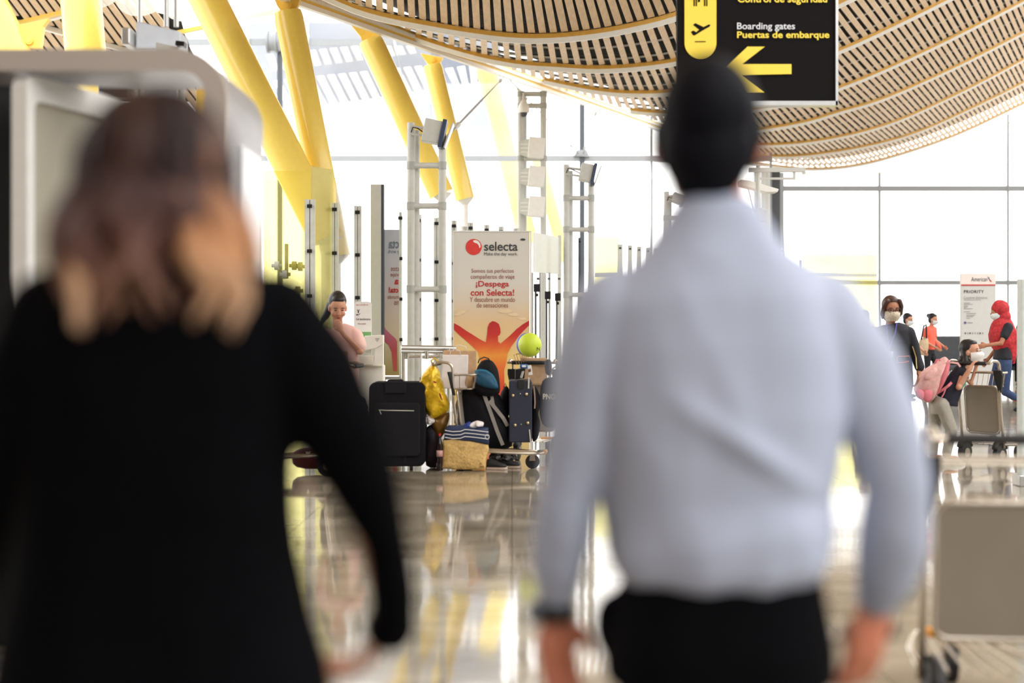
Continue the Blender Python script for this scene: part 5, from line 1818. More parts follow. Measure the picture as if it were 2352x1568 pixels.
# shirt
mb = MB()
trunk(mb, [(pm(1641, 476, .005), .06, .064), (pm(1641, 505, 0), .07, .07), (pm(1642, 535, 0), .086, .074), (pm(1644, 585, 0), .12, .085), (pm(1646, 632, 0), .168, .095), (pm(1650, 690, 0), .198, .112), (pm(1652, 800, 0), .2, .128), (pm(1655, 950, 0), .2, .134), (pm(1648, 1050, 0), .19, .13), (pm(1640, 1150, 0), .18, .128), (pm(1655, 1235, -.005), .178, .14), (pm(1660, 1285, -.005), .17, .136), (pm(1660, 1320, 0), .155, .118), (pm(1660, 1400, 0), .14, .1)], power=2.4)
limb(mb, [pm(1420, 715), pm(1372, 850), pm(1336, 1010, -.01), pm(1300, 1160, .005), pm(1279, 1290, .03), pm(1274, 1385, .05)], [.074, .068, .056, .045, .038, .03])
limb(mb, [pm(1880, 725), pm(1968, 850), pm(2026, 1000, -.015), pm(2058, 1120, -.01), pm(2062, 1250, .02), pm(2052, 1330, .04), pm(2040, 1385, .06)], [.076, .066, .053, .045, .045, .042, .032])
def shirt_fold(co, n):
    q = folds(.011, 5.0, 1.8, 3.0)(co, n)
    # the long diagonal drag fold across the back and the pleats above the belt
    xr, zr = (co.x - pm(1640, 0).x), co.z
    d1 = abs((zr - 1.22) + .62 * (xr - .02))
    amp = .018 * math.exp(-(d1 / .022) ** 2) * max(0, 1 - abs(xr - .03) / .14)
    if zr < 1.12:
        amp += .012 * noise.noise(Vector((xr * 16, 0, zr * 5 + 3))) * min(1, (1.12 - zr) / .08)
    return q + n * amp if n.y < .3 else q
mb.blob('shirt', M_shirt, man, voxel=.008, smooth=6, fn=shirt_fold)
mb = MB()
ring = [pm(1641, 474, .005) + Vector((.066 * math.cos(a), .07 * math.sin(a), -.004 + .012 * math.sin(a))) for a in np.linspace(0, 2 * math.pi, 28, endpoint=False)]
ring2 = [pm(1641, 512, .0) + Vector((.078 * math.cos(a), .08 * math.sin(a), .012 * math.sin(a))) for a in np.linspace(0, 2 * math.pi, 28, endpoint=False)]
ring3 = [p + Vector((0, 0, -.002)) + (p - pm(1641, 500)) * .04 for p in ring2]
mb.rings([ring, ring2], caps=False)
mb.build('collar', M_shirt, man, smooth=True)
# hair
mb = MB(); R = hd.rot()
mb.ell(hd.at(0, -.018, .032), (.083, .105, .1), 24, 16, R)
mb.ell(hd.at(0, -.045, -.02), (.077, .07, .08), 20, 14, R)
mb.ell(hd.at(0, -.044, -.066), (.054, .04, .04), 18, 12, R)
for q in (-1, 1):
    mb.ell(hd.at(q * .066, .0, -.0), (.02, .04, .05), 12, 8, R)
mb.blob('hair', mat('near black hair', (12, 12, 20), .7, var=.2, scale=70, spec=.12), man, voxel=.006, smooth=4, fn=folds(.003, 18, 12))
# trousers
mb = MB()
trunk(mb, [(pm(1660, 1300, 0), .157, .12), (pm(1660, 1330, 0), .164, .125), (pm(1655, 1400, 0), .178, .13), (pm(1652, 1480, 0), .19, .135), (pm(1652, 1560, 0), .19, .13)], power=2.5)
for xx in (1555, 1755):
    hp = pm(xx, 1540)
    limb(mb, [hp, Vector((hp.x, YM + .02, .5)), Vector((hp.x, YM, .1))], [.1, .075, .065])
mb.ell(pm(1408, 1440, .02), (.032, .05, .055), 14, 10)
mb.blob('trousers', M_trous, man, voxel=.01, smooth=5)
for xx in (1555, 1755):
    hp = pm(xx, 1500)
    mb = MB(); mb.rings([[Vector((hp.x + a, YM + u, z)) for a, z in ((-w, .003), (w, .003), (w, .04), (w * .5, h), (-w * .5, h), (-w, .04))] for u, w, h in ((-.09, .03, .07), (-.06, .042, .11), (.05, .045, .1), (.15, .05, .06), (.21, .025, .04))]); mb.build('shoe', M_blackgloss, man, smooth=True)
# watch
c = pm(1277, 1418, .058)
mb = MB(); mb.tube([c + Vector((math.cos(a) * .033, math.sin(a) * .033, 0)) for a in np.linspace(0, 2 * math.pi, 20, endpoint=False)], [(.006, .016)] * 20, 8, closed=True); wt = mb.build('watch_strap', M_blackgloss, man, smooth=True)
mb = MB(); mb.cyl(c + Vector((-.028, -.012, 0)), c + Vector((-.042, -.016, 0)), .02, 16); mb.build('watch_case', M_dark, wt, smooth='auto')
# what his right hand pushes: the black grip of a trolley handle beside him
hh = thing('trolley_handle', 'black grip held in the right hand of the man in the pale shirt', 'handle', pm(2040, 1478, .12))
mb = MB(); mb.tube([pm(1985, 1488, .1), pm(2082, 1470, .12)], .024, 12); mb.build('grip', M_black, hh, smooth='auto')
mb = MB(); mb.tube(bend([pm(1985, 1488, .1), pm(1962, 1498, .12), pm(1955, 1540, .2), Vector((pm(1955, 0).x, YM + .3, .2))], .04), .012, 8); mb.build('stem', M_tube, hh, smooth=True)
mb = MB(); mb.tube(bend([Vector((pm(1955, 0).x, YM + .3, .2)), Vector((pm(1955, 0).x, YM + .32, .05)), Vector((pm(1955, 0).x + .3, YM + .6, .05))], .05), .012, 8); mb.build('foot', M_tube, hh, smooth=True)

# ------------------------------------------------------------------ the woman in black, seen from behind
YW = 1.80
pw = lambda x, y, dy=0.0: P(x, y, YW) + Vector((0, dy, 0))
M_jacket = mat('black jacket', (6, 6, 9), .9, var=.15, scale=30, spec=.06)
wm = thing('person', 'woman in a black jacket with long wavy brown and blonde hair', 'person', at_floor(365, YW))
hw = Head(pw(366, 436, .02), (.1, 1, -.02), 1.0)
mb = MB(); hw.skin(mb)
limb(mb, [pw(368, 500, .01), pw(368, 650, .0)], [.046, .055])
trunk(mb, [(pw(370, 660), .1, .05), (pw(368, 760), .13, .075), (pw(365, 1000), .12, .09), (pw(362, 1250), .11, .085), (pw(360, 1500), .14, .1), (pw(360, 1650), .13, .09)])
limb(mb, [pw(640, 760), pw(835, 1130, .02), pw(872, 1480, .16), pw(868, 1510, .18)], [.04, .032, .022, .021])
limb(mb, [pw(95, 760), pw(-30, 1130, .02), pw(-20, 1500, .14), pw(-18, 1540, .15)], [.04, .032, .022, .021])
hand(mb, pw(866, 1508, .18), (-.55, .5, -.8), (-.6, 0, .6), (-.4, 1, .3), L=.165, curl=.5, w=.034)
hand(mb, pw(-18, 1545, .15), (0, .2, -1), (1, 0, 0), (.1, 1, 0), L=.165, curl=.5, w=.034)
for xx in (280, 450):
    hp = pw(xx, 1620)
    limb(mb, [hp, Vector((hp.x, YW + .02, .48)), Vector((hp.x, YW, .09))], [.07, .045, .032])
    mb.ell(Vector((hp.x, YW + .06, .045)), (.035, .11, .035), 12, 8)
mb.blob('body', M_skin, wm, voxel=.007, smooth=5)
mb = MB()
trunk(mb, [(pw(370, 585, .01), .055, .055), (pw(372, 625, 0), .085, .065), (pw(375, 652, 0), .135, .075), (pw(378, 690, 0), .166, .088), (pw(375, 760, 0), .172, .1), (pw(368, 900, 0), .168, .108), (pw(362, 1080, 0), .168, .108), (pw(362, 1200, 0), .172, .108), (pw(362, 1290, 0), .178, .112), (pw(365, 1420, 0), .192, .12), (pw(368, 1540, 0), .21, .13), (pw(368, 1640, 0), .216, .13)], power=2.5)
limb(mb, [pw(628, 735), pw(715, 860), pw(780, 980), pw(836, 1110, .015), pw(868, 1230, .06), pw(880, 1350, .1), pw(882, 1450, .14), pw(870, 1505, .17)], [.06, .062, .055, .044, .034, .03, .028, .036])
limb(mb, [pw(118, 735), pw(60, 880), pw(10, 1010), pw(-20, 1130, .015), pw(-24, 1300, .08), pw(-22, 1490, .14)], [.062, .062, .055, .046, .036, .034])
mb.blob('jacket', M_jacket, wm, voxel=.009, smooth=5, fn=folds(.005, 6, 3, 9))
mb = MB()
trunk(mb, [(pw(368, 1560, 0), .15, .1), (pw(365, 1640, 0), .165, .115), (pw(365, 1740, 0), .17, .115)])
for xx in (280, 450):
    hp = pw(xx, 1720)
    limb(mb, [hp, Vector((hp.x, YW + .02, .48)), Vector((hp.x, YW, .12))], [.09, .062, .055])
mb.blob('trousers', M_trous, wm, voxel=.01, smooth=4)
for xx in (280, 450):
    hp = pw(xx, 1620)
    mb = MB(); mb.rings([[Vector((hp.x + a, YW + u, z)) for a, z in ((-w, .003), (w, .003), (w, .03), (w * .5, h), (-w * .5, h), (-w, .03))] for u, w, h in ((-.08, .025, .06), (-.05, .036, .09), (.05, .038, .08), (.13, .042, .05), (.18, .02, .03))]); mb.build('shoe', M_blackgloss, wm, smooth=True)
# hair: a cap and many wavy locks, dark at the root and blonde at the ends
ztop, zbot = pw(0, 215).z, pw(0, 810).z
M_lock = mat_ramp('balayage hair', 'Z', zbot, ztop, [(0.0, (190, 152, 130)), (.18, (150, 112, 94)), (.38, (96, 64, 56)), (.6, (66, 44, 42)), (.85, (56, 36, 30)), (1.0, (52, 33, 26))], rough=.55, nscale=7, namp=.3, stretch=(1.4, 1, .5), spec=.25)
M_gold = mat_ramp('golden hair', 'Z', zbot, ztop, [(0.0, (232, 198, 174)), (.25, (212, 168, 132)), (.45, (168, 114, 70)), (.7, (104, 66, 44)), (1.0, (66, 42, 32))], rough=.5, nscale=8, namp=.25, stretch=(1.4, 1, .5), spec=.3)
M_root = mat('dark root hair', (36, 22, 22), .6, var=.2, scale=40, spec=.2)
random.seed(5)
mbc = MB(); R = hw.rot()
mbc.ell(hw.at(0, -.02, .03), (.084, .1, .094), 24, 16, R)
mbc.ell(hw.at(0, -.05, -.06), (.08, .062, .1), 20, 14, R)
hc = hw.at(0, -.02, .02)


def lock(mb, phi, th0, drop, flare, r, ph, amp, xend=None, curl=0.0):
    """phi: angle round the head (0 = straight at the viewer), th0: start angle from the crown"""
    pts, rad = [], []
    n = 20
    for i in range(n):
        t = i / (n - 1)
        if t < .4:
            th = th0 + (math.radians(100) - th0) * (t / .4)
            rr = .087 * math.sin(th)
            z = .1 * math.cos(th)
        else:
            q = (t - .4) / .6
            rr = .087 + flare * math.sin(min(1, q * 1.25) * math.pi * .5) * (1 - .3 * q * q)
            z = -.018 - drop * q
        w = amp * math.sin(ph + t * 11) * min(1, t * 2.0)
        w2 = amp * .9 * math.cos(ph * 1.7 + t * 9.0) * min(1, t * 2.0)
        x = rr * math.sin(phi) * .95 + w * math.cos(phi)
        y = -rr * math.cos(phi) - w2 * .7
        if xend is not None and t > .45:
            x += (xend - x) * ((t - .45) / .55) ** 1.3
            y += (-.118 - y) * min(1, (t - .45) / .3)
        if curl and t > .7:
            a = (t - .7) / .3 * math.pi * 1.2
            x += curl * math.sin(a) * math.copysign(1, phi)
            z += abs(curl) * (1 - math.cos(a)) * .6
        pts.append(hc + Vector((x, y, z)))
        rad.append(r * (.5 + .6 * math.sin(math.pi * min(1, t * 1.02 + .1))) * (1 if t < .85 else 1 - (t - .85) * 4.5))
    mb.tube(pts, rad, 8)


mbd, mbm, mbg = MB(), MB(), MB()
for i in range(46):
    lock(mbd, math.radians(random.uniform(-125, 125)), math.radians(random.uniform(2, 30)), random.uniform(.08, .16), random.uniform(.0, .02), random.uniform(.01, .018), random.uniform(0, 6.28), random.uniform(.008, .016))
for i in range(62):
    lock(mbm, math.radians(random.uniform(-125, 125)), math.radians(random.uniform(4, 40)), random.uniform(.1, .19), random.uniform(.01, .05), random.uniform(.011, .02), random.uniform(0, 6.28), random.uniform(.012, .022))
for i in range(9):
    lock(mbm, math.radians(random.uniform(-98, -62)), math.radians(random.uniform(10, 40)), random.uniform(.08, .14), random.uniform(.035, .055), random.uniform(.012, .018), random.uniform(0, 6.28), random.uniform(.012, .02))
for i in range(13):
    lock(mbg, math.radians(random.uniform(50, 100)), math.radians(random.uniform(18, 45)), random.uniform(.12, .18), random.uniform(.03, .055), random.uniform(.011, .018), random.uniform(0, 6.28), random.uniform(.012, .02))
for i in range(9):
    lock(mbg, math.radians(random.uniform(25, 62)), math.radians(random.uniform(20, 45)), random.uniform(.185, .215), .03, random.uniform(.011, .016), random.uniform(0, 6.28), random.uniform(.008, .014), xend=random.uniform(.082, .135), curl=.024)
for i in range(4):
    lock(mbg, math.radians(random.uniform(-62, -48)), math.radians(random.uniform(20, 40)), random.uniform(.175, .2), .0, random.uniform(.008, .012), random.uniform(0, 6.28), .006, xend=random.uniform(-.07, -.056))
hair = mbc.build('hair', M_root, wm, smooth=True)
for nm, q, m_ in (('dark_lock', mbd, M_root), ('brown_lock', mbm, M_lock), ('blonde_lock', mbg, M_gold)):
    q.build(nm, m_, hair, smooth=True, kind='stuff')

# ------------------------------------------------------------------ the woman in the pink top behind the luggage
YP_ = 14.0
pp = lambda x, y, dy=0.0: P(x, y, YP_) + Vector((0, dy, 0))
M_pink = mat('pink cotton', (240, 196, 188), .8, var=.04, scale=12, bump=.1)
w1 = thing('person', 'dark haired woman in a pink top holding her hand to her mouth', 'person', at_floor(780, YP_))
h1 = Head(pp(776, 706), (.28, -1, -.42), 1.1)
mb = MB(); h1.skin(mb)
limb(mb, [pp(774, 722, .02), pp(776, 756, .03)], [.045, .05])
trunk(mb, [(pp(782, 765, .02), .13, .06), (pp(784, 800, .02), .14, .08), (pp(786, 870, .02), .13, .08), (pp(788, 920, .02), .14, .09)])
limb(mb, [pp(818, 768), pp(829, 806, -.06), pp(795, 768, -.16), pp(790, 760, -.17)], [.045, .036, .025, .024])
hand(mb, pp(790, 760, -.17), (-.35, -.05, .8), (-.3, .9, .1), (-.8, 0, -.2), L=.16, curl=.6, w=.034)
limb(mb, [pp(745, 770), pp(733, 822, -.02), pp(748, 862, -.14)], [.045, .034, .026])
hand(mb, pp(748, 862, -.14), (.3, -.4, -.5), (.8, .2, 0), (.2, -.4, .8), L=.16, curl=.5, w=.034)
for xx in (770, 800):
    hp = pp(xx, 930, .02); limb(mb, [hp, Vector((hp.x, YP_, .5)), Vector((hp.x, YP_, .08))], [.075, .05, .034]); mb.ell(Vector((hp.x, YP_ - .05, .04)), (.035, .1, .035), 10, 8)
mb.blob('body', M_skin, w1, voxel=.007, smooth=3)
mb = MB()
trunk(mb, [(pp(776, 750, .03), .075, .06), (pp(780, 760, .03), .15, .075), (pp(782, 775, .02), .19, .095), (pp(784, 800, .02), .175, .11), (pp(785, 840, .02), .16, .11), (pp(788, 880, .02), .155, .11), (pp(788, 893, .02), .155, .11)], power=2.4)
limb(mb, [pp(815, 770, .01), pp(827, 792, -.03)], [.07, .066])
limb(mb, [pp(747, 770, .01), pp(738, 800, -.01)], [.07, .064])
mb.blob('top', M_pink, w1, voxel=.01, smooth=3, fn=folds(.008, 9, 4))
mb = MB()
trunk(mb, [(pp(788, 885, .02), .145, .1), (pp(788, 930, .02), .16, .11)])
for xx in (770, 804):
    hp = pp(xx, 930, .02); limb(mb, [hp, Vector((hp.x, YP_, .5)), Vector((hp.x, YP_, .12))], [.09, .065, .05])
mb.blob('trousers', M_trous, w1, voxel=.012, smooth=3)
mb = MB(); h1.cap(mb, 1.1)
limb(mb, [h1.at(0, -.11, .06), pp(757, 700, .1), pp(746, 725, .09), pp(733, 748, .06)], [.035, .04, .034, .012])
mb.blob('hair', M_hairblk, w1, voxel=.008, smooth=3, fn=folds(.003, 20, 10))
h1.face(w1)
for xx in (770, 800):
    hp = pp(xx, 930, .02); mb = MB(); mb.ell(Vector((hp.x, YP_ - .06, .045)), (.045, .13, .045), 12, 8); mb.build('shoe', M_black, w1, smooth=True)

# ------------------------------------------------------------------ the woman with glasses, patterned mask and lanyard
YG = 14.3
pg = lambda x, y, dy=0.0: P(x, y, YG) + Vector((0, dy, 0))
M_dress = mat('black dress', (26, 27, 36), .75, var=.1, scale=30)
wg = thing('person', 'woman in a black dress with glasses, a patterned mask and a purple lanyard', 'person', at_floor(2048, YG))
h2 = Head(pg(2048, 712), (.02, -1, -.08), 1.06)
mb = MB(); h2.skin(mb)
limb(mb, [pg(2047, 730, .02), pg(2047, 756, .03)], [.046, .05])
trunk(mb, [(pg(2049, 760, .02), .12, .06), (pg(2050, 785, .02), .14, .08), (pg(2055, 825, .02), .12, .08), (pg(2060, 880, .02), .15, .1)])
limb(mb, [pg(2090, 765), pg(2104, 812, .02), pg(2109, 850, -.02), pg(2108, 858, -.03)], [.04, .034, .024, .023])
hand(mb, pg(2108, 858, -.03), (-.06, -.05, -1), (-1, 0, 0), (-.1, -1, 0), L=.16, curl=.5, w=.034)
limb(mb, [pg(2008, 765), pg(1998, 815, .02), pg(2000, 855, -.02)], [.04, .034, .024])
hand(mb, pg(2000, 857, -.02), (.06, -.05, -1), (1, 0, 0), (.1, -1, 0), L=.16, curl=.5, w=.034)
for xx, fy in ((2038, -.1), (2068, .12)):
    hp = pg(xx, 900, .02); limb(mb, [hp, Vector((hp.x - .02, YG + fy * .6, .48)), Vector((hp.x - .03, YG + fy, .08))], [.075, .05, .034]); mb.ell(Vector((hp.x - .03, YG + fy - .05, .035)), (.035, .1, .03), 10, 8)
mb.blob('body', M_skin2, wg, voxel=.007, smooth=3)
mb = MB()
trunk(mb, [(pg(2048, 744, .03), .085, .06), (pg(2049, 750, .03), .155, .075), (pg(2050, 762, .02), .19, .09), (pg(2052, 785, .02), .168, .105), (pg(2054, 812, .02), .15, .1), (pg(2055, 826, .02), .145, .1), (pg(2058, 850, .02), .165, .11), (pg(2058, 880, .02), .175, .12), (pg(2054, 910, .02), .165, .12), (pg(2050, 940, .02), .15, .12), (pg(2050, 955, .02), .145, .12)], power=2.4)
limb(mb, [pg(2088, 764, .01), pg(2100, 795, .02), pg(2107, 824, .01), pg(2111, 842, -.01)], [.06, .055, .052, .05])
limb(mb, [pg(2012, 764, .01), pg(2002, 795, .02), pg(1997, 824, .01), pg(1998, 842, -.01)], [.06, .055, .052, .05])
mb.blob('dress', M_dress, wg, voxel=.009, smooth=3, fn=folds(.005, 9, 4))
mb = MB(); h2.cap(mb, 1.13, .02)
for q in (-1, 1):
    limb(mb, [h2.at(q * .06, .045, .09), h2.at(q * .083, .03, .04), h2.at(q * .086, .0, -.03), h2.at(q * .076, -.03, -.075)], [.022, .022, .022, .014])
mb.blob('hair', M_hairbrn, wg, voxel=.007, smooth=3, fn=folds(.003, 20, 10))
h2.face(wg, mouth=False, m_hair=M_hairbrn)
M_pmask = mat('floral mask', (206, 196, 176), .8, var=.3, scale=90)
h2.mask(M_pmask, wg)
mb = MB()
for q in (-1, 1):
    c = h2.at(q * .033, .098, .004)
    mb.tube([c + (h2.s * math.cos(a) * .027 + h2.u * math.sin(a) * .02) for a in np.linspace(0, 2 * math.pi, 16, endpoint=False)], .0032, 6, closed=True)
    mb.tube([h2.at(q * .061, .095, .01), h2.at(q * .08, .0, .01)], .003, 5)
mb.tube([h2.at(-.008, .1, .008), h2.at(.008, .1, .008)], .003, 5)
mb.build('glasses', M_blackgloss, wg)
M_purple = mat('purple ribbon', (66, 54, 150), .5)
ln = band([(2036, 742), (2038, 765), (2042, 790), (2043, 798)], [YG - .05, YG - .1, YG - .11, YG - .11], .012).build('lanyard', M_purple, wg)
band([(2060, 742), (2056, 765), (2047, 790), (2044, 798)], [YG - .05, YG - .1, YG - .11, YG - .11], .012).build('lanyard', M_purple, wg)
mb = MB(); mb.rbox(P(2041, 813, YG - .12), (.095, .006, .062), .002, Matrix.Rotation(math.radians(5), 3, 'Y')); mb.build('badge', M_white, ln)
mb = MB(); mb.cyl(P(2044, 797, YG - .115), P(2043, 806, YG - .118), .004, 6); mb.build('badge_clip', M_steel, ln)
M_coral = mat('coral piping', (214, 104, 80), .6)
mb = MB(); mb.tube([P(x, y, YG - .125 + abs(x - 2062) * .0012) for x, y in [(2064 + 3 * math.cos(a) - 0, 825 + 7 * math.sin(a)) for a in np.linspace(math.pi / 2, 3 * math.pi / 2, 8)] + [(2076, 818), (2088, 817)]], .004, 5); mb.build('belt_piping', M_coral, wg)
mb = MB(); mb.tube([P(x, y, YG - .12 + max(0, x - 2062) * .0012) for x, y in [(2064, 832), (2076, 832), (2088, 829)]], .004, 5); mb.build('belt_piping', M_coral, wg)
band([(2096, 795), (2104, 820), (2106, 847)], [YG - .045, YG - .05, YG - .07], .008).build('sleeve_zip', mat('brass zip', (196, 168, 110), .35, .6), wg)
for xx, fy in ((2038, -.1), (2068, .12)):
    hp = pg(xx, 900, .02); mb = MB(); mb.ell(Vector((hp.x - .03, YG + fy - .05, .032)), (.042, .12, .03), 12, 8); mb.build('shoe', M_blackgloss, wg, smooth=True)

# ------------------------------------------------------------------ people further back
def walker(label, x, Y, top, bottoms, hair_m, skin_m, m_top, m_leg, fwd=(0, -1, 0), arms=None, legs=None, tee=True, bun=False, mask=True, voxel=.012, lean=0.0, hairlen=0.0, height=1.7):
    """a standing or strolling figure; arms and legs are offsets (side, forward) for elbow/hand and knee/foot"""
    f = Vector(fwd).normalized()
    s = f.cross(Vector((0, 0, 1))).normalized()
    o = at_floor(x, Y)
    g = height / 1.7
    U = lambda a, b, z: o + s * (a * g) + f * (b * g) + Vector((0, 0, z * g))
    t = thing('person', label, 'person', o)
    h = Head(U(0, .05 + lean, 1.57), f + Vector((0, 0, -.2)), g)
    mb = MB(); h.skin(mb)
    limb(mb, [U(0, .02 + lean, 1.5), U(0, lean * .8, 1.4)], [.045 * g, .05 * g])
    trunk(mb, [(U(0, lean * .8, 1.4), .11 * g, .06 * g), (U(0, lean * .6, 1.25), .13 * g, .08 * g), (U(0, 0, .95), .13 * g, .085 * g)], s)
    top_mb, leg_mb = MB(), MB()
    trunk(top_mb, [(U(0, lean * .8, 1.43), .07 * g, .055 * g), (U(0, lean * .8, 1.4), .14 * g, .07 * g), (U(0, lean * .7, 1.34), .175 * g, .09 * g), (U(0, lean * .5, 1.2), .15 * g, .1 * g), (U(0, lean * .3, 1.08), .14 * g, .1 * g), (U(0, 0, .93), .155 * g, .11 * g)], s)
    trunk(leg_mb, [(U(0, 0, 1.0), .13 * g, .09 * g), (U(0, 0, .9), .155 * g, .11 * g), (U(0, 0, .82), .15 * g, .1 * g)], s)
    arms = arms or (((.2, -.02, 1.12), (.22, .06, .88)), ((-.2, -.02, 1.12), (-.22, .06, .88)))
    for q, (el, hn) in zip((1, -1), arms):
        sh = U(q * .165, lean * .7, 1.36)
        e, w = U(*el), U(*hn)
        limb(mb, [sh, e, w], [.04 * g, .033 * g, .024 * g])
        d = (w - e).normalized()
        hand(mb, w, d, s * -q, f, L=.16 * g, curl=.5, w=.035 * g)
        limb(top_mb, [sh, sh.lerp(e, .55 if tee else 1.0)] + ([] if tee else [e.lerp(w, .9)]), [.062 * g, .055 * g] + ([] if tee else [.042 * g]))
    legs = legs or (((.08, .03, .48), (.08, 0, .08)), ((-.08, .03, .48), (-.08, 0, .08)))
    for q, (kn, an) in zip((1, -1), legs):
        hp, kk, aa = U(q * .08, 0, .86), U(*kn), U(*an)
        limb(mb, [hp, kk, aa], [.07 * g, .048 * g, .033 * g])
        limb(leg_mb, [hp, kk, aa + Vector((0, 0, .04))], [.088 * g, .06 * g, .05 * g])
        mb.ell(aa + f * .06 * g + Vector((0, 0, -.045)), (.036 * g, .036 * g, .03 * g), 10, 8)
        m2 = MB(); m2.ell(aa + f * .05 * g + Vector((0, 0, -.04)), (.045 * g, .12 * g, .04 * g), 12, 8, Matrix((s, f, Vector((0, 0, 1)))).transposed()); m2.build('shoe', M_white if bottoms == 'white' else M_black, t, smooth=True)
    mb.blob('body', skin_m, t, voxel=voxel * .75, smooth=2)
    top_mb.blob('top', m_top, t, voxel=voxel, smooth=3, fn=folds(.006, 9, 4, x))
    leg_mb.blob('trousers', m_leg, t, voxel=voxel, smooth=3)
    hb = MB(); h.cap(hb, 1.12)
    if bun:
        hb.ell(h.at(0, -.13, .06), (.045 * g, .045 * g, .05 * g), 12, 8)
    if hairlen:
        limb(hb, [h.at(0, -.08, 0), h.at(0, -.09, -hairlen)], [.07 * g, .05 * g])
    hb.blob('hair', hair_m, t, voxel=.01, smooth=2)
    h.face(t, mouth=not mask)
    if mask:
        h.mask(M_mask, t)
    return t, U, h


M_coralt = mat('coral cotton', (248, 112, 92), .8, var=.05)
M_jean = mat('blue denim', (48, 66, 104), .8, var=.15, scale=40)
M_legging = mat('black leggings', (22, 24, 32), .7)
wc, UC, hC = walker('woman in a coral T-shirt and black leggings carrying a beige shoulder bag', 2134, 30.5, 720, None, M_hairblk, M_skin, M_coralt, M_legging, fwd=(.75, -.65, 0),
                    arms=(((.2, -.04, 1.12), (.1, .2, .96)), ((-.19, .06, 1.12), (-.1, .3, .98))), legs=(((.08, .0, .48), (.08, -.1, .08)), ((-.08, .2, .5), (-.08, .3, .08))), bun=True, height=1.68, lean=.05)
sb = thing('shoulder_bag', 'beige shoulder bag on the arm of the woman in coral', 'bag', P(2121, 815, 30.2))
pillow([(2112, 778), (2131, 772), (2133, 795), (2128, 817), (2112, 815), (2108, 800)], 30.2, .09, crump=.02).build('bag_body', mat('beige canvas', (206, 182, 152), .8), sb, smooth=True)
mb = MB(); mb.tube([P(2116, 780, 30.1), P(2122, 748, 30.15), P(2127, 745, 30.3), P(2128, 776, 30.1)], .018, 6); mb.build('strap', M_black, sb, smooth=True)
pillow([(2146, 782), (2156, 784), (2164, 800), (2160, 802), (2152, 796)], 30.1, .04).build('scarf', M_coralt, wc)
walker('man with short dark hair and a white T-shirt behind the woman with glasses', 2082, 28.0, 718, None, M_hairblk, M_skin, M_white, M_jean, fwd=(.7, -.7, 0), arms=(((.19, .0, 1.12), (.26, .12, .92)), ((-.2, .05, 1.12), (-.3, .2, .95))), height=1.66)
walker('dark haired person in black half hidden by the man\'s right shoulder', 1987, 26.0, 712, None, M_hairblk, M_skin2, M_dress, M_trous, fwd=(-.8, -.5, 0), height=1.69, tee=False)

# woman in the red shawl
YH = 19.5
ph = lambda x, y, dy=0.0: P(x, y, YH) + Vector((0, dy, 0))
M_shawl = mat('red patterned shawl', (184, 44, 52), .8, var=.35, scale=26, bump=.2)
wr, UR, hR = walker('woman wrapped in a red shawl walking left past the notice stand', 2303, YH, 690, None, M_hairblk, M_skin2, M_dress, M_jean, fwd=(-1, -.12, 0), arms=(((.2, -.05, 1.12), (.22, .1, .93)), ((-.2, .12, 1.15), (-.16, .3, 1.12))), legs=(((.08, .12, .5), (.08, .1, .08)), ((-.08, .0, .5), (-.08, -.28, .3))), height=1.74)
mb = MB()
R = hR.rot()
mb.ell(hR.at(0, -.025, .03), (.098, .112, .115), 18, 12, R)
mb.ell(hR.at(0, -.04, -.08), (.1, .1, .1), 16, 10, R)
trunk(mb, [(ph(2303, 728), .085, .08), (ph(2303, 744), .14, .13), (ph(2303, 764), .18, .17), (ph(2307, 785), .18, .17), (ph(2313, 806), .13, .12), (ph(2319, 828), .07, .06)], Vector((1, 0, 0)))
limb(mb, [ph(2318, 790), ph(2324, 815, .0), ph(2327, 832, .0)], [.1, .05, .02])
mb.blob('shawl', M_shawl, wr, voxel=.012, smooth=3, fn=folds(.014, 7, 3))
# opening for the face: the face itself leans out of the shawl
mb = MB(); mb.ell(hR.at(0, .055, -.005), (.055, .055, .07), 14, 10, R); mb.ell(hR.at(0, .112, -.012), (.012, .016, .022), 10, 8, R); mb.build('face', M_skin2, wr, smooth=True)
mb = MB(); mb.ell(hR.at(0, .075, -.045), (.056, .055, .05), 14, 10, R); mb.build('surgical_mask', M_mask, wr, smooth=True)

# seated person at the far right on a dark bench
bench = thing('bench', 'long dark waiting bench in front of the right glass wall', 'bench', at_floor(2250, 34.0))
a_, b_ = P(2150, 0, 34).x, P(2420, 0, 34).x
mb = MB(); mb.rbox(((a_ + b_) / 2, 34.0, .42), (b_ - a_, .6, .12), .03); mb.build('seat', mat('bench grey', (70, 74, 80), .6), bench)
mb = MB(); mb.rbox(((a_ + b_) / 2, 34.32, .8), (b_ - a_, .1, .75), .03); mb.build('backrest', mat('bench grey', (70, 74, 80), .6), bench)
for i in range(5):
    xx = a_ + (b_ - a_) * (i + .5) / 5
    mb = MB(); mb.box((xx, 34.05, .18), (.06, .5, .36)); mb.build('leg', M_lattice, bench)
YS2 = 33.6
ps = lambda x, y, dy=0.0: P(x, y, YS2) + Vector((0, dy, 0))
ws = thing('person', 'person in dark blue sitting on the bench at the right edge', 'person', at_floor(2341, YS2))
h5 = Head(ps(2341, 760), (-.4, -1, -.4), 1.05)
mb = MB(); h5.skin(mb)
limb(mb, [ps(2341, 768, .05), ps(2341, 780, .1)], [.045, .05])
trunk(mb, [(ps(2341, 780, .12), .12, .06), (ps(2341, 805, .2), .14, .09), (ps(2341, 830, .3), .15, .1)])
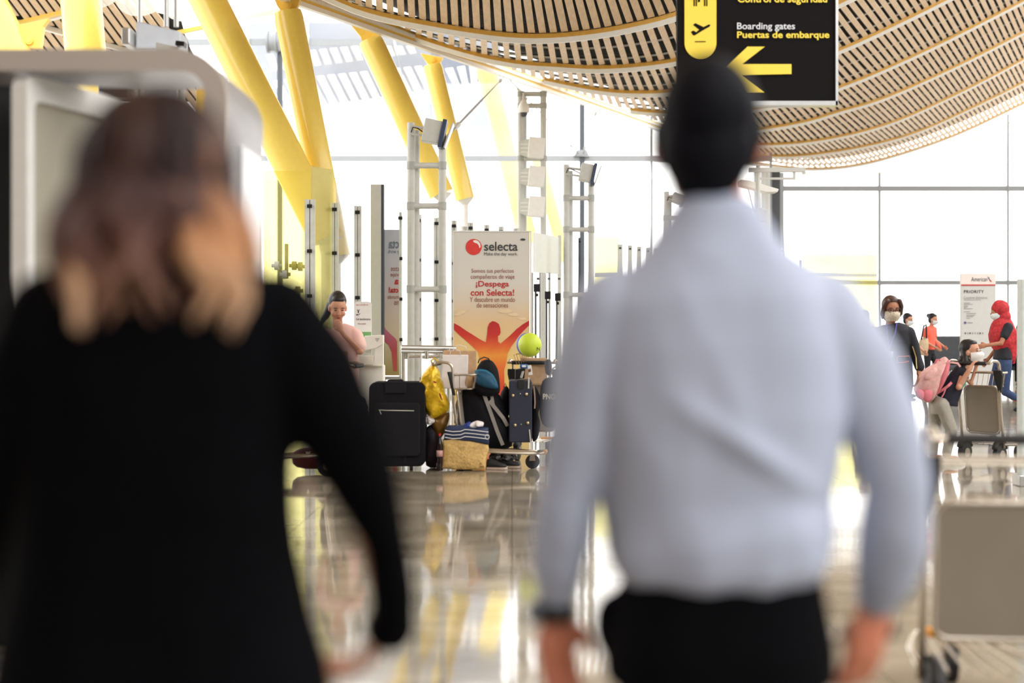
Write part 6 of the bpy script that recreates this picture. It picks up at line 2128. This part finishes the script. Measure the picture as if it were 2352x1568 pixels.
for q, xx in ((-1, 2326), (1, 2357)):
    limb(mb, [ps(xx, 782, .12), ps(xx - 2, 805, .0), ps(2338 + q * 4, 812, -.2)], [.045, .035, .026])
    hand(mb, ps(2338 + q * 4, 812, -.2), (-q * .4, -.5, -.3), (0, 0, -1), (-q, -.3, 0), L=.16, curl=.6, w=.035)
    limb(mb, [ps(2341 + q * 8, 830, .28), ps(2341 + q * 10, 832, -.2), Vector((ps(2341 + q * 10, 0).x, YS2 - .15, .08))], [.075, .055, .035])
    mb.ell(Vector((ps(2341 + q * 10, 0).x, YS2 - .22, .05)), (.035, .1, .04), 10, 8)
mb.blob('body', M_skin, ws, voxel=.009, smooth=2)
M_dblue = mat('dark blue cotton', (40, 46, 66), .8)
mb = MB(); trunk(mb, [(ps(2341, 774, .1), .07, .06), (ps(2341, 778, .12), .16, .08), (ps(2341, 800, .18), .17, .11), (ps(2341, 832, .28), .17, .12)])
for q, xx in ((-1, 2326), (1, 2357)):
    limb(mb, [ps(xx, 783, .12), ps(xx - 1, 798, .05)], [.065, .06])
mb.blob('top', M_dblue, ws, voxel=.012, smooth=2)
mb = MB()
for q in (-1, 1):
    limb(mb, [ps(2341 + q * 6, 830, .28), ps(2341 + q * 10, 832, -.2), Vector((ps(2341 + q * 10, 0).x, YS2 - .15, .14))], [.1, .07, .055])
mb.blob('trousers', M_trous, ws, voxel=.012, smooth=2)
mb = MB(); h5.cap(mb, 1.12); mb.blob('hair', M_hairblk, ws, voxel=.01, smooth=2)
h5.face(ws)
for q in (-1, 1):
    mb = MB(); mb.ell(Vector((ps(2341 + q * 10, 0).x, YS2 - .22, .045)), (.045, .13, .045), 10, 8); mb.build('shoe', M_black, ws, smooth=True)

# ------------------------------------------------------------------ the girl leaning on the trolley
YGi = 14.55
pq = lambda x, y, dy=0.0: P(x, y, YGi) + Vector((0, dy, 0))
M_tee = mat('navy tee', (24, 26, 42), .8, var=.08)
M_gtr = mat('light grey trousers', (164, 160, 150), .8, var=.06, scale=20, bump=.1)
gl = thing('person', 'girl with a white mask and pink backpack leaning on the trolley', 'person', at_floor(2168, YGi))
h6 = Head(pq(2232, 808), (.68, -.72, .1), .98)
mb = MB(); h6.skin(mb)
limb(mb, [pq(2226, 824, .02), pq(2214, 846, .02)], [.038, .042])
trunk(mb, [(pq(2210, 850, .02), .08, .06), (pq(2195, 880, .02), .1, .075), (pq(2172, 920, .02), .1, .08), (pq(2162, 940, .02), .1, .08)], Vector((.3, 1, 0)))
limb(mb, [pq(2206, 858, -.1), pq(2191, 887, -.16), pq(2212, 849, -.19), pq(2216, 842, -.19)], [.036, .033, .025, .022])
hand(mb, pq(2216, 842, -.19), (.5, .1, .8), (.8, .2, -.4), (.3, .9, .0), L=.12, curl=.7, w=.027)
limb(mb, [pq(2212, 856, .14), pq(2236, 880, .08), pq(2246, 846, .06)], [.034, .029, .02])
hand(mb, pq(2246, 846, .06), (0, .1, 1), (.8, .2, 0), (-.3, -.9, .0), L=.12, curl=.7, w=.027)
legA = [pq(2158, 930, -.07), pq(2180, 985, -.08), pq(2169, 1044, -.08)]
legB = [pq(2156, 930, .08), pq(2150, 990, .08), pq(2148, 1046, .08)]
for L in (legA, legB):
    limb(mb, L, [.06, .042, .028])
    mb.ell(L[-1] + Vector((.04, -.02, -.02)), (.08, .03, .025), 10, 8)
mb.blob('body', M_skin, gl, voxel=.006, smooth=3)
mb = MB()
trunk(mb, [(pq(2213, 843, .02), .06, .05), (pq(2208, 850, .02), .125, .065), (pq(2200, 868, .02), .135, .085), (pq(2188, 892, .02), .135, .1), (pq(2178, 915, .02), .14, .105), (pq(2176, 930, .02), .14, .11)], Vector((.3, 1, 0)))
limb(mb, [pq(2207, 855, -.08), pq(2204, 862, -.1)], [.046, .042])
limb(mb, [pq(2213, 855, .13), pq(2222, 866, .11)], [.05, .045])
mb.blob('tee', M_tee, gl, voxel=.008, smooth=3, fn=folds(.005, 10, 5))
mb = MB()
trunk(mb, [(pq(2166, 915, .0), .11, .09), (pq(2160, 932, .0), .12, .095), (pq(2160, 950, .0), .115, .09)], Vector((.2, 1, 0)))
limb(mb, [legA[0], legA[1], legA[2] + Vector((0, 0, .02))], [.08, .058, .044])
limb(mb, [legB[0], legB[1], legB[2] + Vector((0, 0, .02))], [.08, .056, .044])
mb.blob('trousers', M_gtr, gl, voxel=.008, smooth=3, fn=folds(.005, 12, 8))
mb = MB(); h6.cap(mb, 1.12, .02)
limb(mb, [h6.at(-.05, -.05, 0), pq(2212, 825, .0), pq(2204, 838, .0)], [.055, .045, .02])
limb(mb, [h6.at(.03, -.06, 0), pq(2216, 830, -.04), pq(2208, 842, -.05)], [.05, .035, .015])
mb.blob('hair', M_hairblk, gl, voxel=.007, smooth=3, fn=folds(.003, 20, 10))
h6.face(gl, mouth=False)
h6.mask(M_white, gl)
for L in (legA, legB):
    o_ = L[-1]
    mb = MB()
    mb.rings([[Vector((o_.x + u, o_.y + a - u * .25, z)) for a, z in ((-w, .003), (w, .003), (w, h * .5), (w * .5, h), (-w * .5, h), (-w, h * .5))] for u, w, h in ((-.06, .025, .06), (-.045, .034, .085), (.02, .034, .085), (.08, .036, .055), (.14, .036, .045), (.17, .018, .03))])
    mb.build('shoe', M_white, gl, smooth=True)
    mb = MB(); mb.tube([o_ + Vector((0, 0, -.0)), o_ + Vector((.004, 0, .025))], .036, 12); mb.build('sock', mat('orange sock', (214, 96, 70), .8), gl, smooth='auto')
flat([(2206, 888), (2212, 872), (2219, 862), (2222, 870), (2217, 884), (2210, 893)], YGi - .125, mat('teal print', (60, 150, 130), .6), gl, 'tee_print', .002)
flat([(2210, 872), (2217, 860), (2222, 858), (2222, 866), (2216, 872)], YGi - .128, mat('orange print', (226, 150, 70), .6), gl, 'tee_print', .002)
bp_ = thing('school_backpack', 'pale pink school backpack worn by the girl', 'backpack', pq(2140, 925))
M_bpk = mat('pale pink canvas', (226, 176, 172), .8, var=.12, scale=26, bump=.2)
M_bpk2 = mat('rose pink canvas', (216, 120, 132), .8, var=.08)
pillow([(2099, 896), (2106, 872), (2118, 852), (2140, 838), (2160, 826), (2170, 818), (2178, 824), (2174, 850), (2164, 876), (2152, 900), (2142, 918), (2132, 926), (2112, 918)], YGi, .17, crump=.015).build('main_compartment', M_bpk, bp_, smooth=True)
pillow([(2150, 850), (2172, 822), (2180, 826), (2176, 852), (2164, 880), (2150, 905), (2142, 916), (2140, 900)], YGi - .03, .15).build('back_panel', M_bpk2, bp_, smooth=True)
pillow([(2102, 898), (2112, 892), (2124, 900), (2126, 914), (2114, 918), (2104, 910)], YGi - .15, .028).build('pocket', M_bpk2, bp_, smooth=True)
pillow([(2122, 896), (2136, 894), (2144, 904), (2138, 920), (2126, 924), (2118, 912)], YGi - .155, .028).build('pocket', M_bpk2, bp_, smooth=True)
pillow([(2120, 870), (2126, 856), (2146, 842), (2154, 848), (2148, 866), (2136, 874)], YGi - .135, .022).build('front_flap', M_bpk, bp_, smooth=True)
band([(2148, 905), (2164, 896), (2178, 886), (2186, 878)], [YGi - .1, YGi - .15, YGi - .17, YGi - .16], .026).build('strap', M_bpk2, bp_)
band([(2172, 893), (2168, 904), (2163, 912)], [YGi - .165, YGi - .165, YGi - .16], .012).build('strap_tail', M_bpk2, bp_)
band([(2172, 834), (2186, 832), (2200, 834), (2206, 842)], [YGi - .12, YGi - .16, YGi - .16, YGi - .15], .02).build('shoulder_strap', M_bpk, bp_)
mb = MB(); mb.tube([pq(2144, 838, -.02), pq(2150, 826, -.02), pq(2158, 826, -.02), pq(2160, 832, -.02)], .01, 6); mb.build('carry_loop', M_bpk2, bp_, smooth=True)

# ------------------------------------------------------------------ airline notice stand
YN = 30.5
nt_ = thing('notice_stand', 'tall grey airline priority notice stand near the glass wall', 'sign', at_floor(2247, YN))
M_npan = mat('notice grey', (206, 206, 204), .5, var=.02)
a, b = P(2208, 655, YN), P(2287, 880, YN)
mb = MB(); mb.box(((a.x + b.x) / 2, YN + .05, a.z / 2 + .02), (b.x - a.x, .1, a.z - .04)); mb.build('panel', M_npan, nt_)
a, b = P(2208, 628, YN), P(2287, 655, YN)
mb = MB(); mb.box(((a.x + b.x) / 2, YN + .05, (a.z + b.z) / 2), (b.x - a.x, .1, a.z - b.z)); mb.build('header', mat('notice header', (236, 226, 220), .5, var=.02), nt_)
flat([(2208, 653), (2287, 653), (2287, 656), (2208, 656)], YN - .01, M_red, nt_, 'red_line', .002)
q = at_floor(2247, YN); mb = MB(); mb.box((q.x, YN + .05, .02), (.8, .3, .04)); mb.build('base', M_white, nt_)
YN2 = YN - .008
lettering('American', (2231, 636, 2268, 646), YN2, M_char, nt_)
flat([(2268, 635), (2272, 637), (2274, 643), (2271, 641)], YN2, mat('print blue', (40, 90, 130), .5), nt_, 'tail_emblem', .002)
flat([(2271, 641), (2275, 642), (2279, 648), (2274, 646)], YN2, M_red, nt_, 'tail_emblem', .002)
lettering('PRIORITY', (2214, 666, 2260, 673), YN2, M_char, nt_, bold=.02, spacing=1.15)
M_lt = mat('print light grey', (150, 152, 154), .5)
lettering('Customer Assistance', (2214, 680, 2268, 686), YN2, M_lt, nt_)
lettering('Asistencia al Cliente', (2214, 686, 2253, 690), YN2, M_lt, nt_)
for i, (y, w) in enumerate(((695, 14), (698, 20), (702, 10), (705, 8), (708, 20), (715, 14), (719, 22), (723, 20), (726, 16), (730, 8))):
    x0_ = 2214 if i < 6 else 2220
    flat([(x0_, y), (x0_ + w, y), (x0_ + w, y + 1.3), (x0_, y + 1.3)], YN2, M_lt, nt_, 'text_line', .002)
flat([(2217 + 3 * math.cos(t), 741 + 3 * math.sin(t)) for t in np.linspace(0, 2 * math.pi, 14, endpoint=False)], YN2, mat('emblem violet', (92, 80, 150), .5), nt_, 'emblem', .002)
flat([(2222, 740), (2234, 740), (2234, 742), (2222, 742)], YN2, M_lt, nt_, 'text_line', .002)
for x in (2216, 2222, 2227, 2233, 2239, 2245, 2250, 2256):
    flat([(x, 763), (x + 2.5, 763), (x + 2.5, 767), (x, 767)], YN2, M_char if x in (2250, 2216, 2227) else M_lt, nt_, 'airline_mark', .002)

# pale column cropped by the right edge of the view
rc = thing('pale_column', 'slim pale column just right of the girl\'s trolley', 'column', at_floor(2358, 12.5))
a, b = P(2345, 640, 12.5), P(2375, 640, 12.5)
mb = MB(); mb.rbox(((a.x + b.x) / 2, 12.55, a.z / 2), (b.x - a.x, .12, a.z), .01); mb.build('shaft', mat('pale aqua grey', (206, 214, 212), .5), rc)
mb = MB(); mb.rbox(((a.x + b.x) / 2, 12.55, .05), (b.x - a.x + .06, .2, .1), .01); mb.build('foot', M_alu, rc)
